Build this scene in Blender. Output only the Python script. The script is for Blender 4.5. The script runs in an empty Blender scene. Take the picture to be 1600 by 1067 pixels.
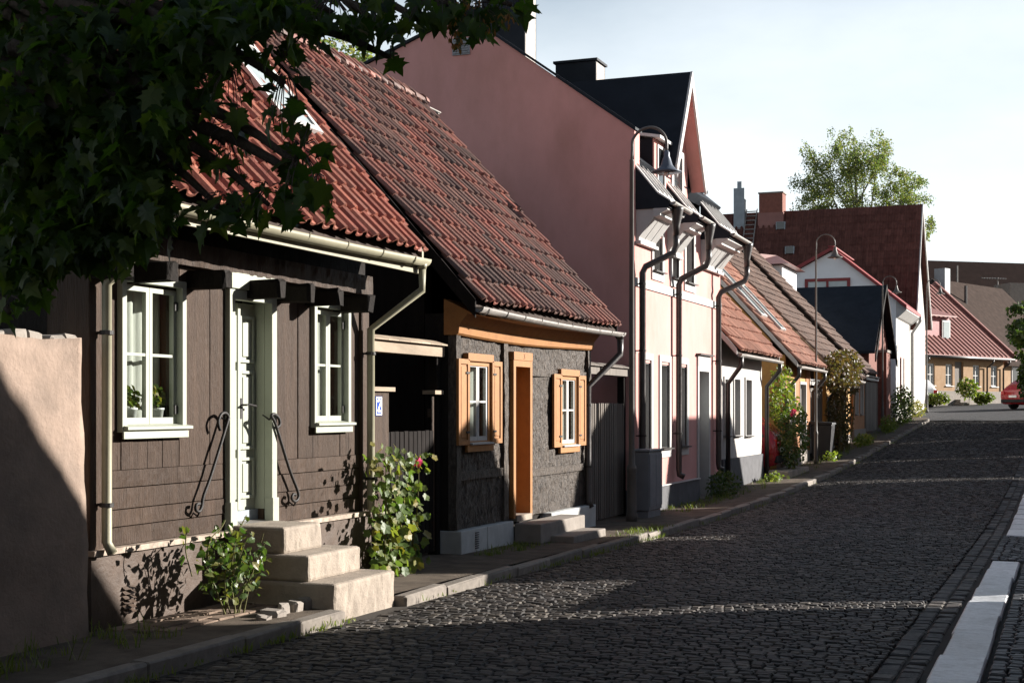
import bpy, math, random
from mathutils import Vector, Matrix, noise
random.seed(11)
scn = bpy.context.scene
COL = scn.collection
R = math.radians

# ------------------------------------------------------------------ camera
FOC, VPX, HZ, CZ = 2222.2, 1665.0, 638.0, 1.65      # calibration of the photograph (1600 x 1067 px)
TH = math.atan((VPX - 800) / FOC); SN, CS = math.sin(TH), math.cos(TH)
cam = bpy.data.cameras.new('camera'); cam_o = bpy.data.objects.new('camera', cam); COL.objects.link(cam_o)
cam.sensor_width = 36; cam.lens = 36 * FOC / 1600; cam.clip_start = 0.05; cam.clip_end = 2000
cam.shift_y = (HZ - 533.5) / 1600
cam_o.location = (0, 0, CZ); cam_o.rotation_euler = (R(90), 0, TH)
scn.camera = cam_o
# ------------------------------------------------------------------ sky, sun, exposure
LD = Vector((-1, -.80, -.40)).normalized()            # the way the sunlight travels
world = bpy.data.worlds.new('World'); scn.world = world; world.use_nodes = True
wn, wl = world.node_tree.nodes, world.node_tree.links
bg = wn['Background']; sky = wn.new('ShaderNodeTexSky'); sky.sky_type = 'NISHITA'; sky.sun_disc = False
sky.sun_elevation = math.asin(-LD.z); sky.sun_rotation = math.atan2(-LD.x, -LD.y)
sky.air_density = 1.0; sky.dust_density = .4; sky.ozone_density = 1.2; sky.altitude = 0
# thin milky cloud veil, thickest near the horizon all the way round
tc = wn.new('ShaderNodeTexCoord'); mp = wn.new('ShaderNodeMapping'); mp.inputs['Scale'].default_value = (1, 1, 2.6)
cn = wn.new('ShaderNodeTexNoise'); cn.inputs['Scale'].default_value = 2.2; cn.inputs['Detail'].default_value = 7; cn.inputs['Roughness'].default_value = .55
sx = wn.new('ShaderNodeSeparateXYZ'); wl.new(tc.outputs['Generated'], sx.inputs[0])
ve = wn.new('ShaderNodeMapRange'); ve.interpolation_type = 'SMOOTHSTEP'
ve.inputs[1].default_value = .0; ve.inputs[2].default_value = .56; ve.inputs[3].default_value = .90; ve.inputs[4].default_value = .04; wl.new(sx.outputs['Z'], ve.inputs[0])
cm = wn.new('ShaderNodeMapRange'); cm.inputs[1].default_value = .35; cm.inputs[2].default_value = .7; cm.inputs[3].default_value = -.16; cm.inputs[4].default_value = .18
ad = wn.new('ShaderNodeMath'); ad.operation = 'ADD'; ad.use_clamp = True
mx = wn.new('ShaderNodeMix'); mx.data_type = 'RGBA'; mx.inputs[7].default_value = (10.9, 11.6, 12.0, 1)
wl.new(tc.outputs['Generated'], mp.inputs[0]); wl.new(mp.outputs[0], cn.inputs['Vector']); wl.new(cn.outputs[0], cm.inputs[0])
wl.new(ve.outputs[0], ad.inputs[0]); wl.new(cm.outputs[0], ad.inputs[1]); wl.new(ad.outputs[0], mx.inputs[0])
wl.new(sky.outputs[0], mx.inputs[6]); wl.new(mx.outputs[2], bg.inputs[0])
bg.inputs[1].default_value = 0.04
sun = bpy.data.lights.new('sun', 'SUN'); sun.energy = 5.0; sun.angle = R(.5); sun.color = (1, .94, .87)
sun_o = bpy.data.objects.new('sun', sun); COL.objects.link(sun_o)
sun_o.rotation_euler = LD.to_track_quat('-Z', 'Y').to_euler(); sun_o.location = (20, 10, 20)
scn.view_settings.view_transform = 'Standard'; scn.view_settings.look = 'None'
scn.view_settings.exposure = 1.50; scn.view_settings.gamma = 1.0; scn.view_settings.use_curve_mapping = False
scn.render.engine = 'CYCLES'; scn.cycles.max_bounces = 6; scn.cycles.transparent_max_bounces = 12

# ------------------------------------------------------------------ helpers: measure
def W(px, py, X):
    """pixel of the photograph -> point on the vertical plane x = X (a facade line)"""
    u = px - 800; s = -X * (FOC * CS + u * SN) / (FOC * SN - u * CS)
    return Vector((X, s, CZ + (HZ - py) / FOC * (s * CS - X * SN)))
def WY(px, X): return W(px, HZ, X).y
def WP(px, py, Y):
    """pixel -> point on the plane y = Y (a gable facing the camera)"""
    k = (px - 800) / FOC; fw = Y / (CS + k * SN)
    return Vector((fw * (k * CS - SN), Y, CZ + (HZ - py) / FOC * fw))
def PD(px, py, fw):
    """pixel at a given depth"""
    k = (px - 800) / FOC * fw
    return Vector((k * CS - fw * SN, k * SN + fw * CS, CZ + (HZ - py) / FOC * fw))
SIDE = [(-80, .1), (0, .06), (9, .04), (13, 0), (18, -.07), (24, -.12), (28, -.08), (36, .08), (51, .70), (65, 1.3), (80, 1.93), (110, 2.5), (400, 5)]
def _lin(y):
    for (a, za), (b, zb) in zip(SIDE, SIDE[1:]):
        if y <= b: return za + (zb - za) * (y - a) / (b - a)
    return SIDE[-1][1]
def sz(y): return sum(_lin(y + d) for d in (-2, -1, 0, 1, 2)) / 5      # pavement level
def rz(y): return sz(y) - .07                                          # road level
def rnd(a, b): return a + (b - a) * random.random()

# ------------------------------------------------------------------ helpers: mesh
ORG = {}
class MB:
    def __init__(s): s.v = []; s.f = []
    def add(s, vs, fs):
        o = len(s.v); s.v += [Vector(p) for p in vs]; s.f += [tuple(i + o for i in f) for f in fs]; return s
    def box(s, x0, x1, y0, y1, z0, z1):
        return s.add([(x0,y0,z0),(x1,y0,z0),(x1,y1,z0),(x0,y1,z0),(x0,y0,z1),(x1,y0,z1),(x1,y1,z1),(x0,y1,z1)],
            [(0,3,2,1),(4,5,6,7),(0,1,5,4),(1,2,6,5),(2,3,7,6),(3,0,4,7)])
    def cbox(s, x0, x1, y0, y1, z0, z1, c=.01, j=0.0):
        """box with its top edge and vertical edges chamfered, corners jittered by j"""
        r = lambda: rnd(-j, j)
        def ring(x0, x1, y0, y1, z):
            return [(x0+c,y0,z),(x1-c,y0,z),(x1,y0+c,z),(x1,y1-c,z),(x1-c,y1,z),(x0+c,y1,z),(x0,y1-c,z),(x0,y0+c,z)]
        vs = ring(x0,x1,y0,y1,z0) + ring(x0,x1,y0,y1,z1-c) + [(x0+c,y0+c,z1),(x1-c,y0+c,z1),(x1-c,y1-c,z1),(x0+c,y1-c,z1)]
        vs = [(a+r(), b+r(), d+r()) for a, b, d in vs]
        fs = [(i, (i+1) % 8, 8+(i+1) % 8, 8+i) for i in range(8)]
        fs += [(8,9,17,16),(9,10,17),(10,11,18,17),(11,12,18),(12,13,19,18),(13,14,19),(14,15,16,19),(15,8,16),(16,17,18,19),(7,6,5,4,3,2,1,0)]
        return s.add(vs, fs)
    def prism(s, poly, axis, a, b):
        """2-d polygon extruded: axis 'y' takes (x,z), 'x' takes (y,z), 'z' takes (x,y)"""
        m = {'y': lambda p, t: (p[0], t, p[1]), 'x': lambda p, t: (t, p[0], p[1]), 'z': lambda p, t: (p[0], p[1], t)}[axis]
        n = len(poly); vs = [m(p, a) for p in poly] + [m(p, b) for p in poly]
        return s.add(vs, [tuple(range(n)), tuple(range(2*n-1, n-1, -1))] + [(i, n+i, n+(i+1) % n, (i+1) % n) for i in range(n)])
    def tube(s, pts, r, n=8, closed=True):
        pts = [Vector(p) for p in pts]; o = len(s.v); k = len(pts)
        rs = r if isinstance(r, (list, tuple)) else [r] * k
        up = None
        for i, p in enumerate(pts):
            d = (pts[min(i+1, k-1)] - pts[max(i-1, 0)]).normalized()
            if up is None: up = d.orthogonal().normalized()
            up = (up - d * up.dot(d)); up = up.normalized() if up.length > 1e-6 else d.orthogonal().normalized()
            w = d.cross(up)
            for j in range(n):
                a = 2 * math.pi * j / n; s.v.append(p + (up * math.cos(a) + w * math.sin(a)) * rs[i])
        for i in range(k-1):
            for j in range(n):
                s.f.append((o+i*n+j, o+i*n+(j+1) % n, o+(i+1)*n+(j+1) % n, o+(i+1)*n+j))
        if closed:
            s.f.append(tuple(o+j for j in range(n-1, -1, -1))); s.f.append(tuple(o+(k-1)*n+j for j in range(n)))
        return s
    def lathe(s, c, prof, n=14):
        o = len(s.v); k = len(prof)
        for (r, z) in prof:
            for j in range(n):
                a = 2*math.pi*j/n; s.v.append(Vector((c[0]+r*math.cos(a), c[1]+r*math.sin(a), c[2]+z)))
        for i in range(k-1):
            for j in range(n): s.f.append((o+i*n+j, o+i*n+(j+1) % n, o+(i+1)*n+(j+1) % n, o+(i+1)*n+j))
        s.f.append(tuple(o+j for j in range(n-1, -1, -1))); s.f.append(tuple(o+(k-1)*n+j for j in range(n)))
        return s
    def ring(s, x0, x1, y0, y1, z0, z1, w, wb=None):
        wb = w if wb is None else wb
        s.box(x0,x1,y0,y0+w,z0,z1); s.box(x0,x1,y1-w,y1,z0,z1); s.box(x0,x1,y0+w,y1-w,z1-w,z1)
        if wb > 0: s.box(x0,x1,y0+w,y1-w,z0,z0+wb)
        return s
    def gutter(s, a, b, r=.06, n=7, sag=0):
        a, b = Vector(a), Vector(b); d = (b-a).normalized(); side = Vector((0,0,1)).cross(d).normalized(); k = 9; o = len(s.v)
        for i in range(k):
            t = i/(k-1); p = a.lerp(b, t) - Vector((0,0,sag*4*t*(1-t)))
            for j in range(n):
                ang = math.pi*j/(n-1); s.v.append(p + side*math.cos(ang)*r - Vector((0,0,math.sin(ang)*r)))
            for j in range(n):
                ang = math.pi*(n-1-j)/(n-1); s.v.append(p + side*math.cos(ang)*r*.9 - Vector((0,0,math.sin(ang)*r*.9)))
        m = 2*n
        for i in range(k-1):
            for j in range(m): s.f.append((o+i*m+j, o+i*m+(j+1) % m, o+(i+1)*m+(j+1) % m, o+(i+1)*m+j))
        for i in (0, k-1):
            s.f.append(tuple(o+i*m+j for j in range(n)))
        return s
    def build(s, name, mat, parent=None, smooth=False, bevel=0):
        me = bpy.data.meshes.new(name); off = ORG.get(parent) or Vector()
        me.from_pydata([tuple(p - off) for p in s.v], [], s.f); me.update()
        o = bpy.data.objects.new(name, me); COL.objects.link(o)
        if mat: me.materials.append(mat)
        if parent: o.parent = parent; ORG[o] = off
        if smooth: me.polygons.foreach_set('use_smooth', [True]*len(me.polygons))
        if bevel:
            b = o.modifiers.new('bevel', 'BEVEL'); b.width = bevel; b.segments = 2; b.limit_method = 'ANGLE'
        return o
def tag(o, label=None, cat=None, group=None, kind=None):
    if label: o['label'] = label
    if cat: o['category'] = cat
    if group: o['group'] = group
    if kind: o['kind'] = kind
    return o
def thing(name, label, cat, loc, group=None, rot=None):
    o = bpy.data.objects.new(name, None); COL.objects.link(o); o.location = loc; o.empty_display_size = .2
    ORG[o] = Vector(loc)
    if rot is not None: o.rotation_euler = (0, 0, rot); ORG[o] = Vector()
    return tag(o, label, cat, group)
def part(name, mat, parent, fn, **k):
    m = MB(); fn(m); return m.build(name, mat, parent, **k)
def boxpart(name, mat, parent, *b, **k): return part(name, mat, parent, lambda m: m.box(*b), **k)

# ------------------------------------------------------------------ helpers: materials
def pmat(name, col, rough=.8, var=.18, scale=5, bump=.25, bscale=60, stretch=(1,1,1), metal=0, spec=.3, rv=0.0, pal=None, stain=0.0, stcol=(.05,.045,.035), stscale=1.3, dist=.01, local=False, wave=None):
    m = bpy.data.materials.new(name); m.use_nodes = True; n, l = m.node_tree.nodes, m.node_tree.links
    b = n['Principled BSDF']; b.inputs['Roughness'].default_value = rough; b.inputs['Metallic'].default_value = metal
    b.inputs['Specular IOR Level'].default_value = spec
    if local: pos = n.new('ShaderNodeTexCoord').outputs['Object']
    else: pos = n.new('ShaderNodeNewGeometry').outputs['Position']
    mpn = n.new('ShaderNodeMapping'); mpn.inputs['Scale'].default_value = stretch; l.new(pos, mpn.inputs[0]); pos2 = mpn.outputs[0]
    def nz(sc, det=5, vec=pos2):
        t = n.new('ShaderNodeTexNoise'); t.inputs['Scale'].default_value = sc; t.inputs['Detail'].default_value = det; t.inputs['Roughness'].default_value = .62
        l.new(vec, t.inputs['Vector']); return t.outputs[0]
    def mr(src, a, c, lo=.3, hi=.7):
        t = n.new('ShaderNodeMapRange'); t.inputs[1].default_value = lo; t.inputs[2].default_value = hi; t.inputs[3].default_value = a; t.inputs[4].default_value = c
        l.new(src, t.inputs[0]); return t.outputs[0]
    def mul(colsock, fac):
        t = n.new('ShaderNodeMix'); t.data_type = 'RGBA'; t.blend_type = 'MULTIPLY'; t.inputs[0].default_value = 1
        l.new(colsock, t.inputs[6]); l.new(fac, t.inputs[7]); return t.outputs[2]
    rsock = None
    if rv or pal:
        oi = n.new('ShaderNodeObjectInfo').outputs['Random']; ge = n.new('ShaderNodeNewGeometry').outputs['Random Per Island']
        a = n.new('ShaderNodeMath'); a.operation = 'ADD'; l.new(oi, a.inputs[0]); l.new(ge, a.inputs[1])
        fr = n.new('ShaderNodeMath'); fr.operation = 'FRACT'; l.new(a.outputs[0], fr.inputs[0]); rsock = fr.outputs[0]
    if pal:
        rp = n.new('ShaderNodeValToRGB'); el = rp.color_ramp.elements
        el[0].position = pal[0][0]; el[0].color = (*pal[0][1], 1); el[1].position = pal[-1][0]; el[1].color = (*pal[-1][1], 1)
        for p, cc in pal[1:-1]: e = el.new(p); e.color = (*cc, 1)
        l.new(rsock, rp.inputs[0]); c = rp.outputs[0]
    else:
        rgb = n.new('ShaderNodeRGB'); rgb.outputs[0].default_value = (*col, 1); c = rgb.outputs[0]
    if var: c = mul(c, mr(nz(scale), 1-var, 1+var))
    if rv:
        sq = n.new('ShaderNodeMath'); sq.operation = 'MULTIPLY'; sq.inputs[1].default_value = 7.31; l.new(rsock, sq.inputs[0])
        f2 = n.new('ShaderNodeMath'); f2.operation = 'FRACT'; l.new(sq.outputs[0], f2.inputs[0])
        c = mul(c, mr(f2.outputs[0], 1-rv, 1+rv, 0, 1))
    if stain:
        t = n.new('ShaderNodeMix'); t.data_type = 'RGBA'; t.inputs[7].default_value = (*stcol, 1)
        l.new(mr(nz(stscale, 8), 0, stain, .48, .72), t.inputs[0]); l.new(c, t.inputs[6]); c = t.outputs[2]
    l.new(c, b.inputs['Base Color'])
    if bump:
        bp = n.new('ShaderNodeBump'); bp.inputs['Strength'].default_value = bump; bp.inputs['Distance'].default_value = dist
        l.new(nz(bscale, 6), bp.inputs['Height']); l.new(bp.outputs[0], b.inputs['Normal'])
    l.new(mr(nz(scale*2.3), max(rough-.08, 0), min(rough+.08, 1)), b.inputs['Roughness'])
    return m
def glassmat(name, tint=(.82,.86,.84), refl=1.0):
    m = bpy.data.materials.new(name); m.use_nodes = True; n, l = m.node_tree.nodes, m.node_tree.links
    n.remove(n['Principled BSDF']); out = n['Material Output']
    tr = n.new('ShaderNodeBsdfTransparent'); tr.inputs[0].default_value = (*tint, 1)
    gl = n.new('ShaderNodeBsdfGlossy'); gl.inputs['Roughness'].default_value = .03
    lw = n.new('ShaderNodeLayerWeight'); lw.inputs[0].default_value = .5; pw = n.new('ShaderNodeMath'); pw.operation = 'POWER'; pw.inputs[1].default_value = 5; l.new(lw.outputs['Facing'], pw.inputs[0])
    fr = n.new('ShaderNodeMath'); fr.operation = 'MULTIPLY_ADD'; fr.inputs[1].default_value = .94; fr.inputs[2].default_value = .06; l.new(pw.outputs[0], fr.inputs[0])
    mxs = n.new('ShaderNodeMixShader'); l.new(fr.outputs[0], mxs.inputs[0]); l.new(tr.outputs[0], mxs.inputs[1]); l.new(gl.outputs[0], mxs.inputs[2])
    l.new(mxs.outputs[0], out.inputs[0]); return m
def leafmat(name, cols, trans=.35, rough=.45, spec=.4, tm=(1.6,1.9,.8)):
    m = bpy.data.materials.new(name); m.use_nodes = True; n, l = m.node_tree.nodes, m.node_tree.links
    b = n['Principled BSDF']; b.inputs['Roughness'].default_value = rough; b.inputs['Specular IOR Level'].default_value = spec
    oi = n.new('ShaderNodeObjectInfo').outputs['Random']; ge = n.new('ShaderNodeNewGeometry').outputs['Random Per Island']
    a = n.new('ShaderNodeMath'); a.operation = 'ADD'; l.new(oi, a.inputs[0]); l.new(ge, a.inputs[1])
    fr = n.new('ShaderNodeMath'); fr.operation = 'FRACT'; l.new(a.outputs[0], fr.inputs[0])
    rp = n.new('ShaderNodeValToRGB'); el = rp.color_ramp.elements
    el[0].color = (*cols[0], 1); el[1].color = (*cols[-1], 1)
    for i, cc in enumerate(cols[1:-1]): e = el.new((i+1)/(len(cols)-1)); e.color = (*cc, 1)
    l.new(fr.outputs[0], rp.inputs[0]); l.new(rp.outputs[0], b.inputs['Base Color'])
    t = n.new('ShaderNodeBsdfTranslucent'); br = n.new('ShaderNodeMix'); br.data_type = 'RGBA'; br.blend_type = 'MULTIPLY'; br.inputs[0].default_value = 1
    br.inputs[7].default_value = (*tm, 1); l.new(rp.outputs[0], br.inputs[6]); l.new(br.outputs[2], t.inputs[0])
    ms = n.new('ShaderNodeMixShader'); ms.inputs[0].default_value = trans; l.new(b.outputs[0], ms.inputs[1]); l.new(t.outputs[0], ms.inputs[2])
    l.new(ms.outputs[0], n['Material Output'].inputs[0]); return m

M = {}
M['earth'] = pmat('earth', (.07,.06,.045), .95, .3, 1.5)
M['mortar'] = pmat('joint_dirt', (.034,.028,.022), .95, .3, 8)
M['cobble'] = pmat('cobble_granite', (.1,.1,.1), .62, .3, 9, .5, 45, rv=.42, pal=[(0,(.022,.020,.018)),(.45,(.034,.030,.027)),(.8,(.054,.045,.037)),(1,(.095,.082,.068))], spec=.18, dist=.012, stain=.35, stscale=.5, stcol=(.045,.045,.05))
M['cobble2'] = pmat('sett_grey', (.1,.1,.1), .55, .3, 9, .5, 45, rv=.3, pal=[(0,(.035,.035,.038)),(1,(.07,.07,.07))], spec=.25)
M['slab'] = pmat('kerb_granite_slab', (.50,.515,.53), .36, .25, 22, .5, 90, rv=.16, spec=.5, stain=.6, stcol=(.17,.17,.175), stscale=4.5)
M['kerb'] = pmat('kerb_granite', (.19,.165,.14), .8, .25, 10, .4, 60, rv=.2, stain=.4, stcol=(.1,.09,.07))
M['asphalt'] = pmat('asphalt', (.052,.052,.055), .9, .25, 3, .4, 150, spec=.1)
M['footway'] = pmat('gravel_footway', (.115,.093,.073), .95, .35, 4, .7, 130, spec=.1, stain=.5, stcol=(.06,.05,.04), stscale=1.5)
M['paver'] = pmat('brick_paver', (.16,.115,.085), .9, .3, 8, .4, 80, rv=.3)
M['render'] = pmat('old_lime_render', (.23,.172,.135), .95, .16, 3, .55, 26, stain=.6, stcol=(.12,.095,.078), stscale=2.2, dist=.02)
M['brown'] = pmat('brown_painted_boards', (.052,.034,.024), .6, .22, 7, .8, 34, (2.4,2.4,.3), rv=.14, stain=.5, stcol=(.022,.014,.010), stscale=2.6, spec=.16, dist=.02)
M['brownp'] = pmat('brown_plinth', (.062,.041,.029), .6, .2, 6, .5, 50, rv=.08, stain=.35, stcol=(.15,.12,.1), stscale=4)
M['ledge'] = pmat('worn_ledge', (.30,.24,.19), .75, .45, 12, .5, 60)
M['tar'] = pmat('black_tar_wood', (.014,.0115,.010), .75, .3, 8, .7, 40, (1,1,.4), spec=.1, dist=.02)
M['tarwall'] = pmat('tarred_rough_wall', (.078,.063,.051), .5, .65, 22, 1.0, 30, (1.6,1.6,.5), spec=.25, dist=.045, stain=.75, stcol=(.012,.010,.009), stscale=9, rv=.15)
M['cream'] = pmat('cream_green_paint', (.315,.332,.272), .5, .07, 6, .12, 80, rv=.04, stain=.15, stcol=(.21,.222,.175), stscale=6)
M['creampipe'] = pmat('cream_metal_paint', (.25,.235,.165), .5, .1, 6, .08, 60)
M['white'] = pmat('white_paint', (.40,.392,.378), .55, .06, 6, .12, 60, stain=.2, stcol=(.3,.29,.27))
M['orange'] = pmat('ochre_orange_paint', (.29,.130,.040), .55, .1, 7, .2, 60, rv=.08, stain=.45, stcol=(.20,.09,.035), stscale=11)
M['orangedk'] = pmat('ochre_cornice', (.42,.22,.08), .65, .15, 4, .3, 40)
M['brownpaint'] = pmat('red_brown_door', (.24,.09,.028), .5, .12, 8, .2, 60)
M['tile1'] = pmat('red_pantile', (.4,.15,.1), .62, .25, 14, .4, 60, rv=.22, pal=[(0,(.20,.058,.040)),(.45,(.27,.088,.056)),(.8,(.32,.12,.077)),(1,(.16,.065,.05))], stain=.45, stcol=(.10,.06,.045), stscale=4, spec=.4)
M['tile2'] = pmat('weathered_pantile', (.3,.12,.1), .62, .3, 14, .5, 60, rv=.25, pal=[(0,(.072,.040,.032)),(.2,(.13,.062,.046)),(.45,(.20,.066,.048)),(.62,(.22,.08,.055)),(.75,(.075,.043,.035)),(1,(.16,.080,.060))], stain=.5, stcol=(.07,.05,.042), stscale=3.5, spec=.4)
M['tile3'] = pmat('brown_red_tile', (.33,.15,.11), .7, .25, 9, .4, 60, rv=.2, pal=[(0,(.25,.11,.072)),(1,(.38,.19,.13))], stain=.3, stcol=(.13,.075,.06))
M['tile4'] = pmat('dull_brown_tile', (.2,.13,.1), .75, .25, 9, .4, 60, rv=.2, pal=[(0,(.125,.083,.065)),(1,(.20,.13,.10))], stain=.4, stcol=(.08,.06,.05))
M['tiledk'] = pmat('dark_red_tile', (.10,.042,.033), .8, .25, 6, .3, 40, rv=.18, spec=.08)
M['deck'] = pmat('roof_boarding', (.04,.028,.022), .9, .3, 5)
M['navy'] = pmat('dark_sheet_metal', (.011,.014,.019), .6, .25, 2, .1, 20, spec=.14)
M['metal_lt'] = pmat('grey_sheet_metal', (.52,.51,.49), .45, .12, 6, .15, 40, metal=.1)
M['zinc'] = pmat('zinc_gutter', (.20,.185,.17), .55, .25, 9, .2, 40, metal=.2)
M['darkpipe'] = pmat('dark_pipe', (.035,.03,.028), .4, .2, 9, .1, 40, spec=.5)
M['iron'] = pmat('wrought_iron', (.016,.014,.013), .6, .2, 12, .2, 60, spec=.3)
M['concrete'] = pmat('step_concrete', (.27,.228,.185), .9, .15, 6, .6, 45, rv=.08, stain=.6, stcol=(.11,.09,.072), stscale=3.2, dist=.015)
M['concrete2'] = pmat('grey_concrete', (.22,.195,.17), .9, .18, 6, .5, 45, rv=.08, stain=.5, stcol=(.16,.14,.12), stscale=3)
M['plinthgrey'] = pmat('grey_plinth_paint', (.42,.43,.42), .85, .12, 5, .4, 40, stain=.3, stcol=(.25,.25,.24), stscale=3)
M['pink'] = pmat('pink_render', (.51,.262,.235), .92, .07, 2.2, .35, 70, (1,1,.45), stain=.55, stcol=(.36,.185,.15), stscale=1.3)
M['stucco'] = pmat('white_stucco', (.46,.44,.41), .95, .06, 3, .7, 45, stain=.15, stcol=(.36,.34,.31), stscale=1.2, dist=.02)
M['bluewhite'] = pmat('limewash_white', (.70,.70,.70), .9, .05, 2, .2, 40)
M['dkplinth'] = pmat('dark_plinth', (.085,.085,.09), .85, .2, 5, .3, 40)
M['yellow'] = pmat('yellow_ochre_render', (.27,.168,.09), .9, .08, 2, .2, 30)
M['redwood'] = pmat('ochre_red_planks', (.30,.13,.05), .7, .15, 5, .4, 40, (1,1,.3), rv=.1)
M['ochreboard'] = pmat('ochre_board', (.36,.20,.06), .7, .12, 5, .3, 40, rv=.08)
M['greywood'] = pmat('grey_wood_boards', (.15,.13,.112), .8, .2, 5, .4, 40, (2,2,.3), rv=.2)
M['blackwood'] = pmat('black_wood_boards', (.013,.0105,.0095), .8, .25, 5, .4, 40, (2,2,.3), rv=.2, spec=.08)
M['beamwood'] = pmat('weathered_beam', (.30,.235,.17), .8, .25, 5, .4, 40, (1,.3,1), rv=.2)
M['brick'] = pmat('red_brick', (.16,.06,.043), .85, .2, 8, .4, 60, rv=.25)
M['redmetal'] = pmat('red_sheet_metal', (.20,.085,.07), .5, .12, 3, .1, 20, rv=.06)
M['reddark'] = pmat('dark_red_paint', (.20,.03,.03), .55, .12, 3, .1, 20)
M['bluegrey'] = pmat('blue_grey_metal', (.22,.25,.27), .5, .15, 3, .1, 20)
M['lampgrey'] = pmat('lamp_grey_paint', (.10,.115,.14), .4, .15, 6, .1, 40, metal=.3)
M['lampbrown'] = pmat('lamp_post_paint', (.085,.078,.07), .5, .15, 6, .1, 40)
M['cabinet'] = pmat('cabinet_grey', (.17,.175,.185), .5, .1, 4, .1, 40)
M['bin'] = pmat('bin_plastic', (.012,.013,.015), .45, .15, 4, .1, 40)
M['dkglass'] = pmat('dark_window_glass', (.022,.026,.028), .06, .1, 2, 0, spec=.6)
M['paleglass'] = pmat('pale_window_glass', (.30,.34,.34), .12, .1, 2, 0, spec=.6)
M['glass'] = glassmat('clear_pane')
M['curtain'] = pmat('net_curtain', (.42,.42,.38), .9, .14, 7, .15, 30, (1,6,.6))
M['room'] = pmat('dim_room', (.11,.09,.075), .9, .2, 3, 0)
M['pot'] = pmat('white_pot', (.7,.7,.68), .4, .05, 5, 0)
M['bark'] = pmat('bark', (.06,.045,.035), .9, .3, 12, .8, 30, (1,1,.3), dist=.03)
M['birch'] = pmat('birch_bark', (.14,.125,.11), .85, .4, 8, .4, 30)
M['stem'] = pmat('green_stem', (.09,.085,.03), .8, .3, 10, .2, 30)
M['maple'] = leafmat('maple_leaf', [(.013,.024,.006),(.019,.034,.008),(.026,.045,.010),(.045,.058,.013)], .42, .5, .25, (3.6, 4.2, 1.4))
M['seed'] = leafmat('maple_seed', [(.25,.12,.05),(.34,.17,.07),(.28,.13,.05)], .3, .6, .2)
M['rose'] = leafmat('rose_leaf', [(.04,.075,.018),(.06,.10,.025),(.085,.11,.03),(.14,.12,.03)], .3, .4, .45)
M['holly'] = leafmat('hollyhock_leaf', [(.06,.10,.025),(.09,.13,.035),(.12,.15,.04),(.20,.16,.03)], .35, .5, .35)
M['bush'] = leafmat('bush_leaf', [(.03,.055,.015),(.05,.08,.02),(.08,.10,.03)], .3, .5, .35)
M['autumn'] = leafmat('reddish_climber_leaf', [(.06,.055,.02),(.09,.06,.03),(.12,.06,.03),(.07,.07,.025)], .3, .5, .3)
M['weed'] = leafmat('weed_leaf', [(.07,.10,.02),(.12,.15,.03),(.17,.17,.04)], .35, .5, .3)
M['birchleaf'] = leafmat('birch_leaf', [(.07,.10,.04),(.10,.13,.05),(.14,.15,.055),(.19,.16,.06)], .4, .5, .3)
M['petal'] = leafmat('pink_petal', [(.55,.04,.15),(.65,.08,.22),(.45,.03,.13)], .3, .5, .3)
M['carred'] = pmat('car_paint_red', (.32,.018,.022), .25, .05, 3, 0, spec=.6)
M['carwhite'] = pmat('car_paint_white', (.72,.72,.72), .25, .05, 3, 0, spec=.6)
M['rubber'] = pmat('tyre_rubber', (.02,.02,.02), .85, .1, 5, .1, 40)
M['rim'] = pmat('wheel_rim', (.45,.45,.46), .35, .1, 5, 0, metal=.7)
M['lens'] = pmat('red_lens', (.4,.01,.01), .2, .05, 5, 0)
M['plate'] = pmat('number_plate', (.75,.75,.72), .5, .05, 5, 0)
M['signblue'] = pmat('enamel_blue', (.02,.06,.30), .3, .05, 5, 0)
M['signwhite'] = pmat('enamel_white', (.8,.8,.82), .3, .05, 5, 0)
M['dkgreen'] = pmat('dark_green_sash', (.035,.05,.035), .5, .1, 5, .1, 40)
M['brownroof'] = pmat('dull_far_roof', (.050,.036,.030), .9, .25, 3, .2, 20, spec=.03)
M['darkroof'] = pmat('dark_far_roof', (.022,.013,.011), .9, .2, 2, .1, 20, spec=.03)
M['straw'] = leafmat('dry_grass', [(.14,.12,.05),(.2,.16,.06),(.10,.12,.03)], .3, .6, .2)

# ================================================================== THE GROUND
def proj(p):
    fw = -p[0]*SN + p[1]*CS; r = p[0]*CS + p[1]*SN
    return 800 + FOC*r/max(fw, .01), HZ - FOC*(p[2]-CZ)/max(fw, .01), fw
def strip(name, mat, x0, x1, y0, y1, zf, step=1.5, label=None):
    m = MB(); k = max(1, int((y1-y0)/step))
    vs = []
    for i in range(k+1):
        y = y0 + (y1-y0)*i/k; vs += [(x0, y, zf(y)), (x1, y, zf(y))]
    m.add(vs, [(2*i, 2*i+1, 2*i+3, 2*i+2) for i in range(k)])
    return tag(m.build(name, mat), label, kind='structure')
def make_ground():
    m = MB(); ys = [-80, -20, 0] + list(range(4, 100, 4)) + [130, 200, 400, 900]; xs = [-500, -60, -25, -12, -6, 0, 6, 12, 25, 60, 500]
    m.add([(x, y, sz(min(y, 400)) - .30) for y in ys for x in xs],
          [(j*len(xs)+i, j*len(xs)+i+1, (j+1)*len(xs)+i+1, (j+1)*len(xs)+i) for j in range(len(ys)-1) for i in range(len(xs)-1)])
    return tag(m.build('ground', M['earth'], smooth=True), 'bare brown earth around and behind the houses', kind='structure')
make_ground()
road = strip('road', M['mortar'], -5.55, 1.5, -6, 63, lambda y: rz(y)-.035, label='cobbled street between the kerb and the slab strip')
footway = strip('pavement', M['footway'], -7.2, -5.525, -6, 64, lambda y: sz(y), label='narrow gravelly footway along the house fronts')
strip('junction', M['asphalt'], -30, 40, 63, 130, lambda y: rz(y)-.004, label='grey asphalt junction at the end of the street')

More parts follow.
